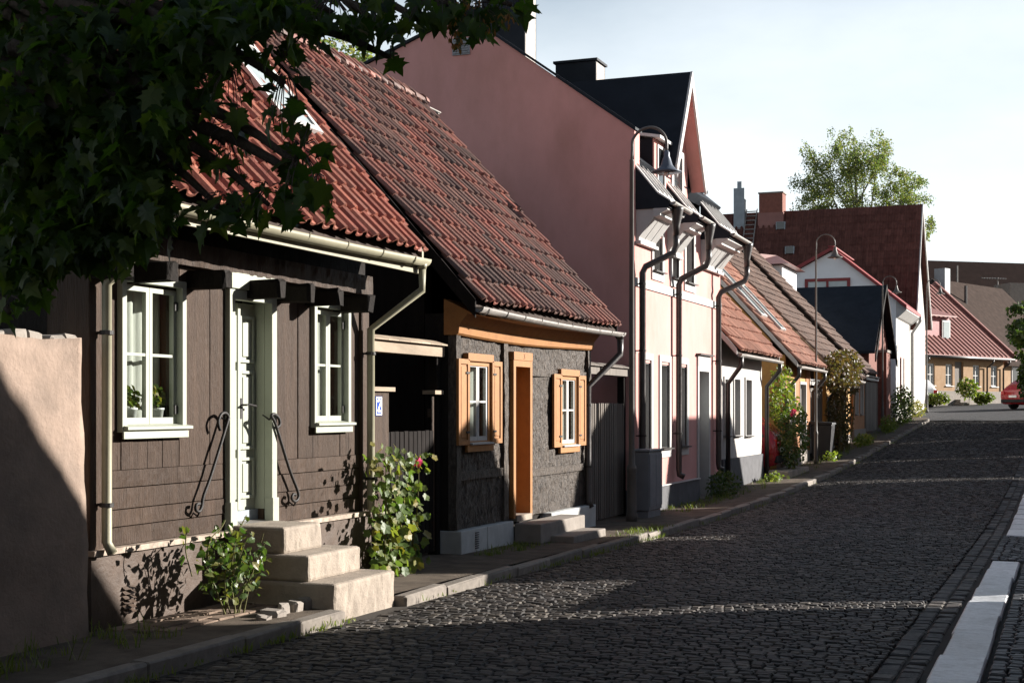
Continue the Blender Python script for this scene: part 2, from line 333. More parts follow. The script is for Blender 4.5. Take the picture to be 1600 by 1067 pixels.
def sett(mb, cx, cy, wx, wy, z, h=.03):
    a, b = wx/2, wy/2; ju = lambda k: rnd(-k, k)
    tx, ty = ju(.012), ju(.012)
    base = [(-a,-b),(a,-b),(a,b),(-a,b)]; base = [(p+ju(.006), q+ju(.006)) for p, q in base]
    zz = z + ju(.006)
    vs = [(cx+p, cy+q, zz-h) for p, q in base] + [(cx+p*.97, cy+q*.96, zz-.009+tx*p*4+ty*q*4) for p, q in base] + [(cx+p*.78, cy+q*.74, zz+tx*p*4+ty*q*4) for p, q in base]
    mb.add(vs, [(0,1,5,4),(1,2,6,5),(2,3,7,6),(3,0,4,7),(4,5,9,8),(5,6,10,9),(6,7,11,10),(7,4,8,11),(8,9,10,11)])
def lay_setts():
    L = []
    y = 4.6; row = 0
    while y < 62.5:
        d = rnd(.070, .088); x = -5.37 + rnd(0, .04)
        while x < -1.16:
            w = rnd(.075, .125); w = min(w, -1.15 - x)
            if w > .05:
                wob = .05*noise.noise(Vector((x*.9, y*.35, 0))) + .035*math.sin((x+2.3)*1.1)
                cam_h = .035*math.cos((x+3.1)*.72)
                L.append((x+w/2, y+d/2+wob+rnd(-.004,.004), w-.007, d-.007, rz(y)+cam_h-.02+.012*noise.noise(Vector((x*.6, y*.6, 5)))))
            x += w
        y += d
    for xc in (-1.08, -.93):                                   # two gutter courses along the slabs
        y = 5
        while y < 60:
            d = rnd(.16, .25); L.append((xc, y+d/2, .132, d-.015, rz(y)-.022+rnd(-.004,.004))); y += d
    R_ = []
    y = 5
    while y < 34:                                              # setts of the near side pavement and its driveway
        d = rnd(.08, .095); drive = 17.75 < y < 21.6; x = (-.84 if drive else -.455)
        while x < 1.45:
            w = rnd(.085, .125)
            R_.append((x+w/2, y+d/2+.02*noise.noise(Vector((x, y*.5, 9))), w-.013, d-.013, rz(y)+(0 if drive else .025)+rnd(-.004,.004))); x += w
        y += d
    L.sort(key=lambda s: proj((s[0], s[1], s[4]))[2])
    def vis(s):
        u, v, fw = proj((s[0], s[1], s[4])); return fw > 0 and -20 < u < 1620 and v < 1085
    near = [s for s in L if vis(s)][:300]; ns = set(map(id, near))
    for s in near:
        m = MB(); sett(m, *s); m.build('cobblestone', M['cobble'], road)
    m = MB()
    for s in L:
        if id(s) not in ns: sett(m, *s)
    tag(m.build('cobblestones', M['cobble'], road), 'grey granite setts of the street', kind='stuff')
    m = MB()
    for s in R_: sett(m, *s)
    tag(m.build('setts', M['cobble2'], road), 'small setts of the near side pavement', kind='stuff')
lay_setts()
# pale granite slabs along the near side
y = 4.0
while y < 60:
    d = rnd(.85, 1.25)
    if not (17.75 < y+d*.5 < 21.6):
        y1 = min(y+d, 17.72) if y < 17.7 else y+d
        part('kerb_slab', M['slab'], road, lambda m: m.cbox(-.80+rnd(-.008,.008), -.495+rnd(-.008,.008), y+.012, y1-.012, rz(y)-.1, rz(y+d/2)+.012+rnd(-.006,.006), .014, .003))
    y += d
# kerb stones along the house side, broken by the big step
y = 2.0
while y < 63:
    d = rnd(.7, 1.15)
    if y < 10.1 < y+d: d = 10.17-y
    if y+d < 10.2 or y > 11.25:
        if y < 11.3 < y+d: y = 11.3
        part('kerb_stone', M['kerb'], footway, lambda m: m.cbox(-5.535+rnd(-.008,.008), -5.395+rnd(-.015,.012), y+.006, y+d-.006, rz(y)-.1, sz(y+d/2)+.004+rnd(-.014,.006), .016, .007))
        y += d
    else:
        y = min(y+d, 11.3) if y > 9.5 else y+d
# brick pavers at the foot of the first house
for i in range(9):
    for j in range(4):
        x0 = -6.50+j*.125; y0 = 8.55+i*.215+(j % 2)*.1
        part('paver', M['paver'], footway, lambda m: m.cbox(x0, x0+.115, y0, y0+.205, sz(y0)-.04, sz(y0)+.012+rnd(-.004,.006), .006, .002))

# ================================================================== BUILDING KIT
def wallgrid(mb, X0, X1, y0, y1, z0, z1, holes=(), rough=0, step=.06, seed=0):
    """wall in the plane of the street, front face X1, with rectangular holes (ya,yb,za,zb); real relief if rough"""
    ys = {y0, y1}; zs = {z0, z1}
    for a, b, c, d in holes: ys |= {max(a,y0), min(b,y1)}; zs |= {max(c,z0), min(d,z1)}
    def fill(s):
        s = sorted(s)
        if not rough: return s
        o = []
        for a, b in zip(s, s[1:]):
            k = max(1, round((b-a)/step)); o += [a+(b-a)*i/k for i in range(k)]
        return o+[s[-1]]
    ys, zs = fill(ys), fill(zs); ny, nz_ = len(ys), len(zs); o = len(mb.v)
    hol = lambda i, j: any(a-1e-6 < (ys[i]+ys[i+1])/2 < b+1e-6 and c-1e-6 < (zs[j]+zs[j+1])/2 < d+1e-6 for a, b, c, d in holes)
    for X in (X1, X0):
        for j in range(nz_):
            for i in range(ny):
                dx = 0
                if rough and X == X1:
                    p = Vector((ys[i]*5+seed, zs[j]*2.2, seed)); dx = rough*(noise.noise(p)*.8+noise.noise(p*3.1)*.7+noise.noise(p*8)*.5)
                mb.v.append(Vector((X+dx, ys[i], zs[j])))
    F = lambda i, j: o+j*ny+i
    B = lambda i, j: o+ny*nz_+j*ny+i
    for i in range(ny-1):
        for j in range(nz_-1):
            if hol(i, j): continue
            mb.f.append((F(i,j),F(i+1,j),F(i+1,j+1),F(i,j+1))); mb.f.append((B(i,j),B(i,j+1),B(i+1,j+1),B(i+1,j)))
            if i == 0 or hol(i-1, j): mb.f.append((F(i,j),F(i,j+1),B(i,j+1),B(i,j)))
            if i == ny-2 or hol(i+1, j): mb.f.append((F(i+1,j),B(i+1,j),B(i+1,j+1),F(i+1,j+1)))
            if j == 0 or hol(i, j-1): mb.f.append((F(i,j),B(i,j),B(i+1,j),F(i+1,j)))
            if j == nz_-2 or hol(i, j+1): mb.f.append((F(i,j+1),F(i+1,j+1),B(i+1,j+1),B(i,j+1)))
    return mb
def gable_poly(Xb, Xf, Xr, zr, sf, z0, drop=0, sb=None):
    """cross-section of a house: front Xf, back Xb, ridge (Xr,zr), slopes rise/run"""
    sb = sf if sb is None else sb
    return [(Xb, z0), (Xf, z0), (Xf, zr-(Xf-Xr)*sf-drop), (Xr, zr-drop), (Xb, zr-(Xr-Xb)*sb-drop)]
# pantile: x runs up-slope (negative), y across, z out of the roof
def tile_mesh(w=.215, ln=.42, hh=.062, lift=.042, th=.022):
    ys = [0, .028, .055, .082, .11, .15, .19, w+.012]; zs = [.014, .048, hh, .046, .008, -.004, .0, .014]
    vs = [(0, y, z+lift) for y, z in zip(ys, zs)] + [(-ln, y, z) for y, z in zip(ys, zs)] + [(0, y, z+lift-th) for y, z in zip(ys, zs)]
    n = len(ys)
    fs = [(i, i+1, n+i+1, n+i) for i in range(n-1)] + [(2*n+i, 2*n+i+1, i+1, i) for i in range(n-1)]
    fs += [(0, n, 2*n), (n-1, 3*n-1, 2*n-1)]
    return vs, fs
def tile_roof(roof, y0, y1, Xe, ze, Xr, zr, mat, w=.205, ex=.335, individual=300, sag=.02, seed=0, name='roof_tile', restname='roof_tiles'):
    org = ORG[roof]; e = Vector((Xe, 0, ze)); d = (Vector((Xe, 0, ze)) - Vector((Xr, 0, zr))); L = d.length; d.normalize()
    n = Vector((-d.z, 0, d.x)); ncol = max(1, round((y1-y0)/w)); w = (y1-y0)/ncol; nrow = int(L/ex)+1
    vs, fs = tile_mesh(w+.002)
    rot = Matrix((d, Vector((0,1,0)), n)).transposed()
    me = bpy.data.meshes.new(name); me.from_pydata(vs, [], fs); me.materials.append(mat); me.update()
    cells = [(r, c) for r in range(nrow) for c in range(ncol)]
    def pos(r, c):
        t = min(ex*r, L-.12); y = y0 + c*w
        o = e - d*t + Vector((0, y, 0)); return o + n*(.045 + sag*noise.noise(Vector((y*.45, t*.5, seed))))
    cells.sort(key=lambda k: proj(pos(*k))[2])
    m = MB()
    for k, (r, c) in enumerate(cells):
        p = pos(r, c) + d*rnd(-.012, .012) + n*rnd(0, .006)
        q = rot @ Matrix.Rotation(rnd(-.022, .022), 3, 'Z') @ Matrix.Rotation(rnd(-.018, .018), 3, 'X')
        if k < individual:
            o = bpy.data.objects.new(name, me); COL.objects.link(o); o.parent = roof
            o.matrix_basis = Matrix.Translation(p - org) @ q.to_4x4()
        else:
            m.add([p + q @ Vector(v) for v in vs], fs)
    if m.v: tag(m.build(restname, mat, roof), kind='stuff')
    return d, n
def ridge_tiles(roof, y0, y1, Xr, zr, mat, ln=.36, r=.12, sag=0.0, name='ridge_tile', individual=True):
    y = y0; mm = MB()
    while y < y1-.05:
        m = MB() if individual else mm; k = 7; o = len(m.v)
        zc = zr - .03 - sag*4*((y-y0)/(y1-y0))*(1-(y-y0)/(y1-y0)) + rnd(-.008, .008)
        l1 = min(ln, y1-y)+.05
        for t, rr in ((0, r), (l1, r*.86)):
            for j in range(k):
                a = math.pi*j/(k-1); m.v.append(Vector((Xr+math.cos(a)*rr*1.15, y+t, zc+math.sin(a)*rr)))
        m.f += [(o+j, o+j+1, o+k+j+1, o+k+j) for j in range(k-1)] + [tuple(o+j for j in range(k-1, -1, -1)), tuple(o+k+j for j in range(k))]
        if individual: m.build(name, mat, roof)
        y += ln
    if not individual: mm.build(name, mat, roof)
def casement(win, X, y0, y1, z0, z1, mat, cols=2, rows=2, st=.045, bar=.022, glass=None, th=.04, sub=True):
    """frame of cols x rows panes standing at X (front face)"""
    m = MB(); cw = (y1-y0)/cols
    for c in range(cols):
        a, b = y0+c*cw+(.003 if c else 0), y0+(c+1)*cw-(.003 if c < cols-1 else 0)
        m.ring(X-th, X, a, b, z0, z1, st, st*1.3)
        ph = (z1-z0-st*2.3)/rows
        for r in range(1, rows):
            zc = z0+st*1.3+ph*r; m.box(X-th*.8, X-.004, a+st, b-st, zc-bar/2, zc+bar/2)
    m.build('casement', mat, win)
    g = glass or M['dkglass']
    for c in range(cols):
        a, b = y0+c*cw+st, y0+(c+1)*cw-st; ph = (z1-z0-st*2.3)/rows
        for r in range(rows):
            zb = z0+st*1.3+ph*r+(bar/2 if r else 0); zt = z0+st*1.3+ph*(r+1)-(bar/2 if r < rows-1 else 0)
            if g is M['glass']: MB().add([(X-th*.5, a, zb), (X-th*.5, b, zb), (X-th*.5, b, zt), (X-th*.5, a, zt)], [(0,1,2,3)]).build('pane', g, win)
            else: MB().box(X-th*.62, X-th*.5, a, b, zb, zt).build('pane', g, win)
def arc(c, r, a0, a1, n, ax1, ax2):
    return [Vector(c)+Vector(ax1)*math.cos(a0+(a1-a0)*i/n)*r+Vector(ax2)*math.sin(a0+(a1-a0)*i/n)*r for i in range(n+1)]
def smoothpath(pts, n=5):
    pts = [Vector(p) for p in pts]; P = [pts[0]] + pts + [pts[-1]]; out = []
    for i in range(1, len(P)-2):
        for k in range(n):
            t = k/n; a, b, c, d = P[i-1], P[i], P[i+1], P[i+2]
            out.append(.5*((2*b)+(c-a)*t+(2*a-5*b+4*c-d)*t*t+(3*b-a-3*c+d)*t**3))
    return out+[pts[-1]]
F = -6.6                                                     # the common facade line

# ================================================================== HOUSE 1: brown timber house
def roofhit(px, py, Xe, ze, s):
    a = (px-800)/FOC*CS-SN; b = (HZ-py)/FOC; fw = (ze+Xe*s-CZ)/(b+a*s); return PD(px, py, fw)
def house_shell(h, y0, y1, Xf, Xb, Xr, zr, s, z0, mat, front=True, drop=.12, t=.22, sb=None):
    part('gable_wall', mat, h, lambda m: m.prism(gable_poly(Xb, Xf-.36, Xr, zr, s, z0, drop, sb), 'y', y0, y0+t))
    part('gable_wall', mat, h, lambda m: m.prism(gable_poly(Xb, Xf-.36, Xr, zr, s, z0, drop, sb), 'y', y1-t, y1))
    sb = s if sb is None else sb
    boxpart('back_wall', mat, h, Xb, Xb+.2, y0+t, y1-t, z0, zr-(Xr-Xb)*sb-drop)
def roof_deck(h, y0, y1, Xe, ze, Xr, zr, mat=None, Xbe=None, zbe=None, backmat=None, th=.07, name='roof'):
    r = part(name, mat or M['deck'], h, lambda m: m.prism([(Xe, ze-th), (Xe, ze), (Xr, zr), (Xr, zr-th)], 'y', y0, y1))
    if Xbe is not None:
        part('rear_slope', backmat or M['tiledk'], r, lambda m: m.prism([(Xbe, zbe-th), (Xr-.003, zr-th), (Xr-.003, zr), (Xbe, zbe)], 'y', y0, y1))
    return r
def rake_board(roof, y0, y1, Xe, ze, Xr, zr, mat, up=.06, dn=.12, name='barge_board'):
    return part(name, mat, roof, lambda m: m.prism([(Xe, ze-dn), (Xe, ze+up), (Xr, zr+up), (Xr, zr-dn)], 'y', y0, y1))

def house1():
    y0, y1, Xb, Xr, s = 8.48, 12.88, -12.0, -9.25, 1.19
    Xe, ze = -6.08, 3.17; zr = ze+(Xe-Xr)*s
    h = thing('timber_house', 'brown timber cottage with cream windows and door behind stone steps', 'house', (-6.6, 10.6, 0))
    house_shell(h, y0, y1, F, Xb, Xr, zr, s, -.3, M['tar'])
    w1 = (W(183,0,F).y+.05, W(285,0,F).y-.05, 1.52, 2.60); w2 = (W(485,0,F).y+.05, W(543,0,F).y-.05, 1.52, 2.60)
    dr = (W(352,0,F).y+.07, W(425,0,F).y-.07, .62, 2.64)
    wall = part('wall', M['brown'], h, lambda m: wallgrid(m, -6.96, F-.045, y0+.001, y1-.001, -.3, 3.5, [w1, w2, dr]))
    # vertical boards of the upper wall
    Y = y0+.16; edges = [Y]
    while Y < y1-.18: Y += rnd(.17, .25); edges.append(min(Y, y1-.15))
    for a, b in zip(edges, edges[1:]):
        segs = [(1.19, 2.785)]
        for (ya, yb, za, zb) in (w1, w2, dr):
            if b > ya+.01 and a < yb-.01:
                if a < ya-.0 < b and (ya-a) > .03: pass
                segs = ([(1.19, za-.02)] if za > 1.2 else []) + ([(zb+.02, 2.785)] if zb < 2.7 else [])
                aa, bb = max(a, ya), min(b, yb)
                if aa > a+.02: part('plank', M['brown'], wall, lambda m: m.cbox(F-.05, F+rnd(-.006,.004), a+.002, aa-.002, 1.19, 2.785, .004))
                if bb < b-.02: part('plank', M['brown'], wall, lambda m: m.cbox(F-.05, F+rnd(-.006,.004), bb+.002, b-.002, 1.19, 2.785, .004))
                a, b = aa, bb
        for za, zb in segs:
            if zb-za > .03: part('plank', M['brown'], wall, lambda m: m.cbox(F-.05, F+rnd(-.006,.004), a+.0006, b-.0006, za, zb, .0022))
    # squared logs of the lower wall, with real unevenness
    zc = .625
    for hh in (.14, .13, .16, .135):
        for (a, b) in ((y0+.16, dr[0]-.06), (dr[1]+.06, y1-.15)):
            part('log', M['brown'], wall, lambda m: wallgrid(m, F-.05, F+rnd(-.004,.008), a, b, zc+.004, zc+hh-.004, (), .008, .05, rnd(0, 50)))
        zc += hh
    part('beam', M['brown'], wall, lambda m: wallgrid(m, F-.04, F+.07, y0-.02, y1+.02, 2.79, 2.98, (), .018, .05, 3))
    boxpart('eave_shade_board', M['tar'], h, F-.044, F-.01, y0, y1, 2.985, 3.5)  # near black strip, the shade under the eaves put into its colour
    part('corner_board', M['brown'], wall, lambda m: m.cbox(F-.10, F+.03, y0-.015, y0+.15, .62, 2.785, .008))
    part('corner_board', M['brown'], wall, lambda m: m.cbox(F-.10, F+.03, y1-.14, y1+.015, .62, 2.785, .008))
    # plinth, ledge, vents
    pl = part('plinth', M['brownp'], h, lambda m: wallgrid(m, -6.9, F+.05, y0-.02, y1+.02, -.3, .575, (), .006, .08, 7))
    part('ledge', M['ledge'], pl, lambda m: wallgrid(m, -6.7, F+.085, y0-.03, dr[0]-.05, .58, .622, (), .006, .06, 8))
    part('ledge', M['ledge'], pl, lambda m: wallgrid(m, -6.7, F+.085, dr[1]+.05, y1+.03, .58, .622, (), .006, .06, 9))
    vy = WY(190, F+.05)
    for k in range(6): part('vent_slat', M['brownp'], pl, lambda m: m.prism([(F+.05, .13+k*.035), (F+.085, .125+k*.035), (F+.05, .15+k*.035)], 'y', vy, vy+.14))
    # joist ends under the eaves
    for px in (205, 268, 352, 437, 484, 530, 578):
        yc = WY(px, -6.27)
        part('joist_end', M['tar'], h, lambda m: m.cbox(F-.04, -6.25+rnd(-.03,.02), yc-.068, yc+.062, 2.60+rnd(-.015,.015), 2.755, .022, .012))
    # windows
    for (a, b, c, d), px in ((w1, 0), (w2, 1)):
        w = part('window', M['cream'], h, lambda m: m.ring(F-.02, F+.045, a-.045, b+.045, c-.05, d+.06, .055, .05), bevel=.004)
        part('sill', M['cream'], w, lambda m: m.prism([(F-.03, c+.012), (F+.085, c-.008), (F+.085, c-.03), (F+.046, c-.036), (F+.046, c-.02), (F-.03, c-.02)], 'y', a-.03, b+.075))
        part('apron', M['cream'], w, lambda m: m.box(F+.046, F+.062, a-.05, b+.05, c-.10, c-.045), bevel=.004)
        casement(w, F-.015, a+.012, b-.012, c+.01, d-.015, M['cream'], 2, 2, .038, .022, M['glass'])
        m = MB(); n = 40
        m.add([(-6.79+.018*math.sin(i*1.35)+.01*math.sin(i*.6), a-.12+(b-a+.24)*i/n, z) for z in (c-.1, d+.1) for i in range(n+1)], [(i, i+1, n+2+i, n+1+i) for i in range(n)])
        m.build('curtain', M['curtain'], w, smooth=True)
        part('inner_sill', M['white'], w, lambda m: m.box(-6.84, F-.06, a-.02, b+.02, c-.03, c+.008))
        for zz in (c+.12, d-.14):
            part('hinge', M['iron'], w, lambda m: m.box(F-.012, F+.003, b-.055, b-.02, zz-.035, zz+.035))
    # door
    a, b, c, d = dr
    fr = part('door_frame', M['cream'], h, lambda m: m.ring(F-.03, F+.05, a-.075, b+.075, c+.03, d+.02, .085, 0), bevel=.005)
    part('door_head', M['cream'], fr, lambda m: m.box(F-.03, F+.07, a-.075, b+.075, d+.023, d+.16), bevel=.006)
    part('jamb_base', M['cream'], fr, lambda m: m.box(F-.02, F+.065, a-.085, a+.02, c+.0, c+.24), bevel=.005)
    part('jamb_base', M['cream'], fr, lambda m: m.box(F-.02, F+.065, b-.02, b+.085, c+.0, c+.24), bevel=.005)
    part('reveal', M['cream'], fr, lambda m: m.ring(F-.26, F-.031, a-.003, b+.003, c+.141, d+.003, .012, 0))
    door = part('door', M['cream'], h, lambda m: m.box(F-.18, F-.13, a+.012, b-.012, c+.14, d-.07))
    boxpart('threshold', M['bluegrey'], fr, F-.19, F-.1, a+.004, b-.004, c+.02, c+.139)
    part('door_sill', M['zinc'], fr, lambda m: m.prism([(F-.1, c+.05), (F+.16, c+.02), (F+.16, c+.005), (F-.1, c+.005)], 'y', a-.02, b+.02))
    ym = (a+b)/2
    for (ya, yb) in ((a+.045, ym-.03), (ym+.03, b-.045)):
        for (za, zb) in ((.86, 1.22), (1.29, 1.98), (2.05, 2.46)):
            part('panel', M['cream'], door, lambda m: m.ring(F-.132, F-.108, ya, yb, za, zb, .028).box(F-.132, F-.116, ya+.055, yb-.055, za+.055, zb-.055), bevel=.004)
    part('astragal', M['cream'], door, lambda m: m.box(F-.132, F-.100, ym-.022, ym+.022, c+.145, d-.075), bevel=.006)
    part('door_handle', M['iron'], door, lambda m: m.tube([(F-.11, ym+.03, 1.68), (F-.04, ym+.03, 1.68), (F-.035, ym+.05, 1.685), (F-.035, ym+.17, 1.67)], .009, 7).box(F-.108, F-.096, ym+.012, ym+.05, 1.56, 1.74))
    # wrought iron handrails fixed to the wall
    for rail in ([(344,672),(341,660),(345,648),(352,645),(357,652),(354,664),(330,742),(318,775),(315,792),(311,799),(306,796),(307,788),(312,787)],
                 [(432,668),(437,664),(436,654),(429,647),(424,650),(431,664),(452,732),(465,766),(466,778),(461,783),(456,779),(458,772),(462,773)]):
        pts = smoothpath([W(px, py, -6.53) for px, py in rail], 4)
        r = part('handrail', M['iron'], h, lambda m: m.tube(pts, .014, 7), smooth=True)
        for k in (.32, .72):
            p = pts[int(k*len(pts))]
            part('bracket', M['iron'], r, lambda m: m.tube(smoothpath([p, p+Vector((-.02,.0,-.04)), p+Vector((-.04,0,-.03)), p+Vector((-.09,0,0))], 3), .008, 6))
    # roof
    rf = roof_deck(h, 8.1, 13.06, Xe, ze, Xr, zr, None, -12.4, zr-3.15*s, M['tiledk'])
    tile_roof(rf, 8.1, 13.0, Xe+.03, ze, Xr, zr, M['tile1'], .2, .34, 300, .02, 1)
    rake_board(rf, 13.062, 13.10, Xe+.02, ze, Xr, zr, M['creampipe'], .075, .10)
    rake_board(rf, 12.97, 13.055, Xe+.02, ze+.09, Xr, zr+.09, M['tile1'], .02, .03, 'verge_tiles')
    ridge_tiles(rf, 8.1, 13.08, Xr, zr+.08, M['tile1'])
    part('fascia', M['creampipe'], rf, lambda m: m.box(Xe-.035, Xe-.003, 8.1, 13.06, ze-.16, ze-.075))
    # skylight set into the roof
    dv = Vector((Xe-Xr, 0, ze-zr)).normalized(); nv = Vector((-dv.z, 0, dv.x)); e = Vector((Xe, 0, ze))
    lo = roofhit(488, 226, Xe, ze, s); t0 = (e-Vector((lo.x, 0, lo.z))).length; t1 = t0+1.25
    P = lambda t, y, k: e-dv*t+nv*k+Vector((0, y, 0))
    def slab(m, ta, tb, ya, yb, ka, kb):
        vs = [P(ta,ya,ka), P(tb,ya,ka), P(tb,yb,ka), P(ta,yb,ka), P(ta,ya,kb), P(tb,ya,kb), P(tb,yb,kb), P(ta,yb,kb)]
        m.add(vs, [(0,1,2,3),(7,6,5,4),(0,4,5,1),(1,5,6,2),(2,6,7,3),(3,7,4,0)])
    ya, yb = lo.y-.72, lo.y
    sk = part('skylight', M['white'], rf, lambda m: (slab(m, t0, t1, ya, ya+.07, .0, .17), slab(m, t0, t1, yb-.07, yb, .0, .17), slab(m, t0, t0+.08, ya+.07, yb-.07, .0, .17), slab(m, t1-.08, t1, ya+.07, yb-.07, 0, .17)))
    part('pane', M['paleglass'], sk, lambda m: slab(m, t0+.08, t1-.08, ya+.07, yb-.07, .12, .15))
    part('flashing', M['tile1'], sk, lambda m: slab(m, t0-.3, t0-.004, ya, yb, .06, .095))
    # gutter and downpipes
    g = part('gutter', M['creampipe'], h, lambda m: m.gutter((Xe+.05, 8.1, ze-.03), (Xe+.05, 13.08, ze-.02), .07, 8, .02), smooth=True)
    for k in range(7): 
        yy = 8.5+k*.7
        part('gutter_bracket', M['creampipe'], g, lambda m: m.tube(arc((Xe+.05, yy, ze-.03), .074, math.pi, 2*math.pi, 7, (1,0,0), (0,0,1)), .008, 5))
    hp = Vector((Xe+.05, 13.0, ze-.06)); py_ = WY(578, -6.5)
    part('downpipe', M['creampipe'], h, lambda m: (m.tube([hp, hp+Vector((0,0,-.06))], [.055,.045], 10), m.tube([hp+Vector((0,0,-.05)), hp+Vector((0,0,-.27)), (-6.49, py_, 2.44), (-6.49, py_, .75), (-6.49, py_, .66), (-6.42, py_+.05, .59), (-6.34, py_+.1, .57)], .04, 10)), smooth=True)
    yl = WY(165, -6.5)
    part('downpipe', M['creampipe'], h, lambda m: m.tube([(Xe+.05, yl, ze-.07), (Xe+.05, yl, ze-.25), (-6.49, yl, 2.55), (-6.49, yl, .68), (-6.44, yl, .60)], .038, 10), smooth=True)
    for yy in (py_, yl):
        for zz in (.95, 2.2): part('pipe_clip', M['iron'], h, lambda m: m.tube([(-6.49, yy, zz-.015), (-6.49, yy, zz+.015)], .052, 10).box(-6.6, -6.53, yy-.01, yy+.01, zz-.01, zz+.01))
    return w1
W1 = house1()
# plants on the sill inside the left window
for k, (px, lab) in enumerate(((204, 'small green pot plant in white pot at left casement of cottage window'), (246, 'small green pot plant in white pot at right casement of cottage window'))):
    yc = WY(px, -6.71)
    t = thing('potted_plant', lab, 'plant', (-6.71, yc, W1[2]+.008), 'pot plants in the cottage window')
    part('pot', M['pot'], t, lambda m: m.lathe((-6.71, yc, W1[2]+.009), [(.035,0),(.05,.11),(.054,.11),(.054,.125)], 12), smooth=True)
    m = MB()
    for i in range(70):
        a, el = rnd(0, 6.28), rnd(.1, 1.4); r = rnd(.02, .085); p = Vector((-6.71+r*math.cos(a)*.5, yc+r*math.sin(a), W1[2]+.15+rnd(0, .18)*(1-r*5)))
        q = Vector((rnd(-1,1), rnd(-1,1), rnd(-.2,1))).normalized(); u = q.orthogonal().normalized(); v = q.cross(u); L = rnd(.025, .045)
        m.add([p-u*L*.5, p+v*L, p+u*L*.5, p-v*L], [(0,1,2,3)])
    m.build('foliage', M['holly'], t)
    part('stem', M['stem'], t, lambda m: m.tube([(-6.71, yc, W1[2]+.11), (-6.71, yc, W1[2]+.26)], .006, 5))

# stone steps
st = thing('entrance_steps', 'three broad pale stone steps up to the cream cottage door', 'steps', (-6.0, 10.7, 0))
for (xa, ya, yb, za, zb) in ((-6.02, 10.28, 10.92, .44, .665), (-5.77, 10.23, 11.17, .225, .445), (-5.50, 10.18, 11.29, -.16, .23)):
    m = MB(); wallgrid(m, -6.55, xa, ya, yb, za, zb, (), .011, .04, za*30)
    m.build('step', M['concrete'], st, bevel=.028)

# ================================================================== garden wall on the left
def garden_wall():
    m = MB(); n = 50; k = 20; ys = [3.4+(8.30-3.4)*i/n for i in range(n+1)]
    o = 0
    for X, sg in ((-6.46, 1), (-6.86, -1)):
        for i, y in enumerate(ys):
            top = 2.13+.03*noise.noise(Vector((y*2, 0, 0)))+.025*noise.noise(Vector((y*9, 1, 0)))
            for j in range(k+1):
                z = -.1+(top+.1)*j/k; p = Vector((y*2.5, z*2.5, X))
                b = .025*noise.noise(p)+.012*noise.noise(p*3)
                ye = y-(.06*(z/2.1) + .03*noise.noise(Vector((z*3, 3, X)))if i == n else 0)
                m.v.append(Vector((X+sg*(b+.03*(1-z/2)), ye, z)))
    q = (n+1)*(k+1); I = lambda s, i, j: s*q+i*(k+1)+j
    for i in range(n):
        for j in range(k):
            m.f.append((I(0,i,j),I(0,i+1,j),I(0,i+1,j+1),I(0,i,j+1))); m.f.append((I(1,i,j),I(1,i,j+1),I(1,i+1,j+1),I(1,i+1,j)))
        m.f.append((I(0,i,k),I(0,i+1,k),I(1,i+1,k),I(1,i,k)))
    for j in range(k):
        m.f.append((I(0,n,j),I(1,n,j),I(1,n,j+1),I(0,n,j+1))); m.f.append((I(0,0,j),I(0,0,j+1),I(1,0,j+1),I(1,0,j)))
    t = thing('garden_wall', 'rough lime rendered garden wall in shade at the left edge', 'wall', (-6.66, 6, 0))
    m.build('wall', M['render'], t, smooth=True)
    c = MB()
    for i in range(26):
        y = 3.5+i*.185; c.cbox(-6.80, -6.50+rnd(-.02,.02), y, y+rnd(.14,.17), 2.06, 2.155+rnd(-.02,.02), .02, .012)
    tag(c.build('capping', M['concrete2'], t), kind='stuff')
garden_wall()

# ================================================================== board gates between the houses
def gate(y0, y1, X, ztop, zb, label, postmat, beammat, low, name='board_gate', beamdz=0, pitch=.112, bw=.102, proud=.0):
    t = thing(name, label, 'gate', (X, (y0+y1)/2, sz(y0)))
    g0 = sz((y0+y1)/2)
    for yy in (y0+.05, y1-.06): part('post', postmat, t, lambda m: m.cbox(X-.10, X+.02, yy-.05, yy+.05, g0-.1, ztop-.13, .01))
    part('lintel', beammat, t, lambda m: m.prism([(y0-.1, ztop-.12), (y1+.02, ztop-.12-beamdz), (y1+.02, ztop-beamdz), (y0-.1, ztop)], 'x', X-.14, X+.06))
    yy = y0-.08; i = 0
    while yy < y1-.02:
        d = min(rnd(.22, .3), y1-yy); f = (yy-y0)/(y1-y0)*beamdz
        part('cap_board', beammat, t, lambda m: m.prism([(X-.2, ztop+.005-f), (X+.11, ztop+.005-f), (X+.11, ztop+.02-f), (X-.02, ztop+.065-f), (X-.2, ztop+.03-f)], 'y', yy+.003, yy+d-.003)); yy += d
    for (a, b, zt, mat) in low:
        yy = a
        while yy < b-.02:
            part('board', mat, t, lambda m: m.cbox(X-.03, X-.004+proud+rnd(-.006,.004), yy+.004, yy+.004+bw, g0+.03, zt+rnd(-.004,.004), .006)); yy += pitch
        part('rail', mat, t, lambda m: m.box(X-.07, X-.032, a, b, zt-.25, zt-.15).box(X-.07, X-.032, a, b, g0+.3, g0+.4))
    return t
XG = -6.74
gz = W(600, 533, XG).z
ya = WY(604, XG)
yb = WY(676, XG)
g1 = gate(12.98, 15.0, XG, gz, 0, 'black board gate under a pale weathered lintel beside the brown cottage', M['blackwood'], M['beamwood'],
     [(ya, yb, 1.40, M['blackwood']), (yb+.01, 14.95, W(690, 618, XG).z, M['brown'])], beamdz=.0)
boxpart('post_cap', M['beamwood'], g1, XG-.10, XG+.06, yb-.06, 14.99, W(690, 617, XG).z+.006, W(690, 617, XG).z+.05)
boxpart('post_cap', M['beamwood'], g1, XG-.10, XG+.08, 12.94, ya+.05, 1.83, 1.875)
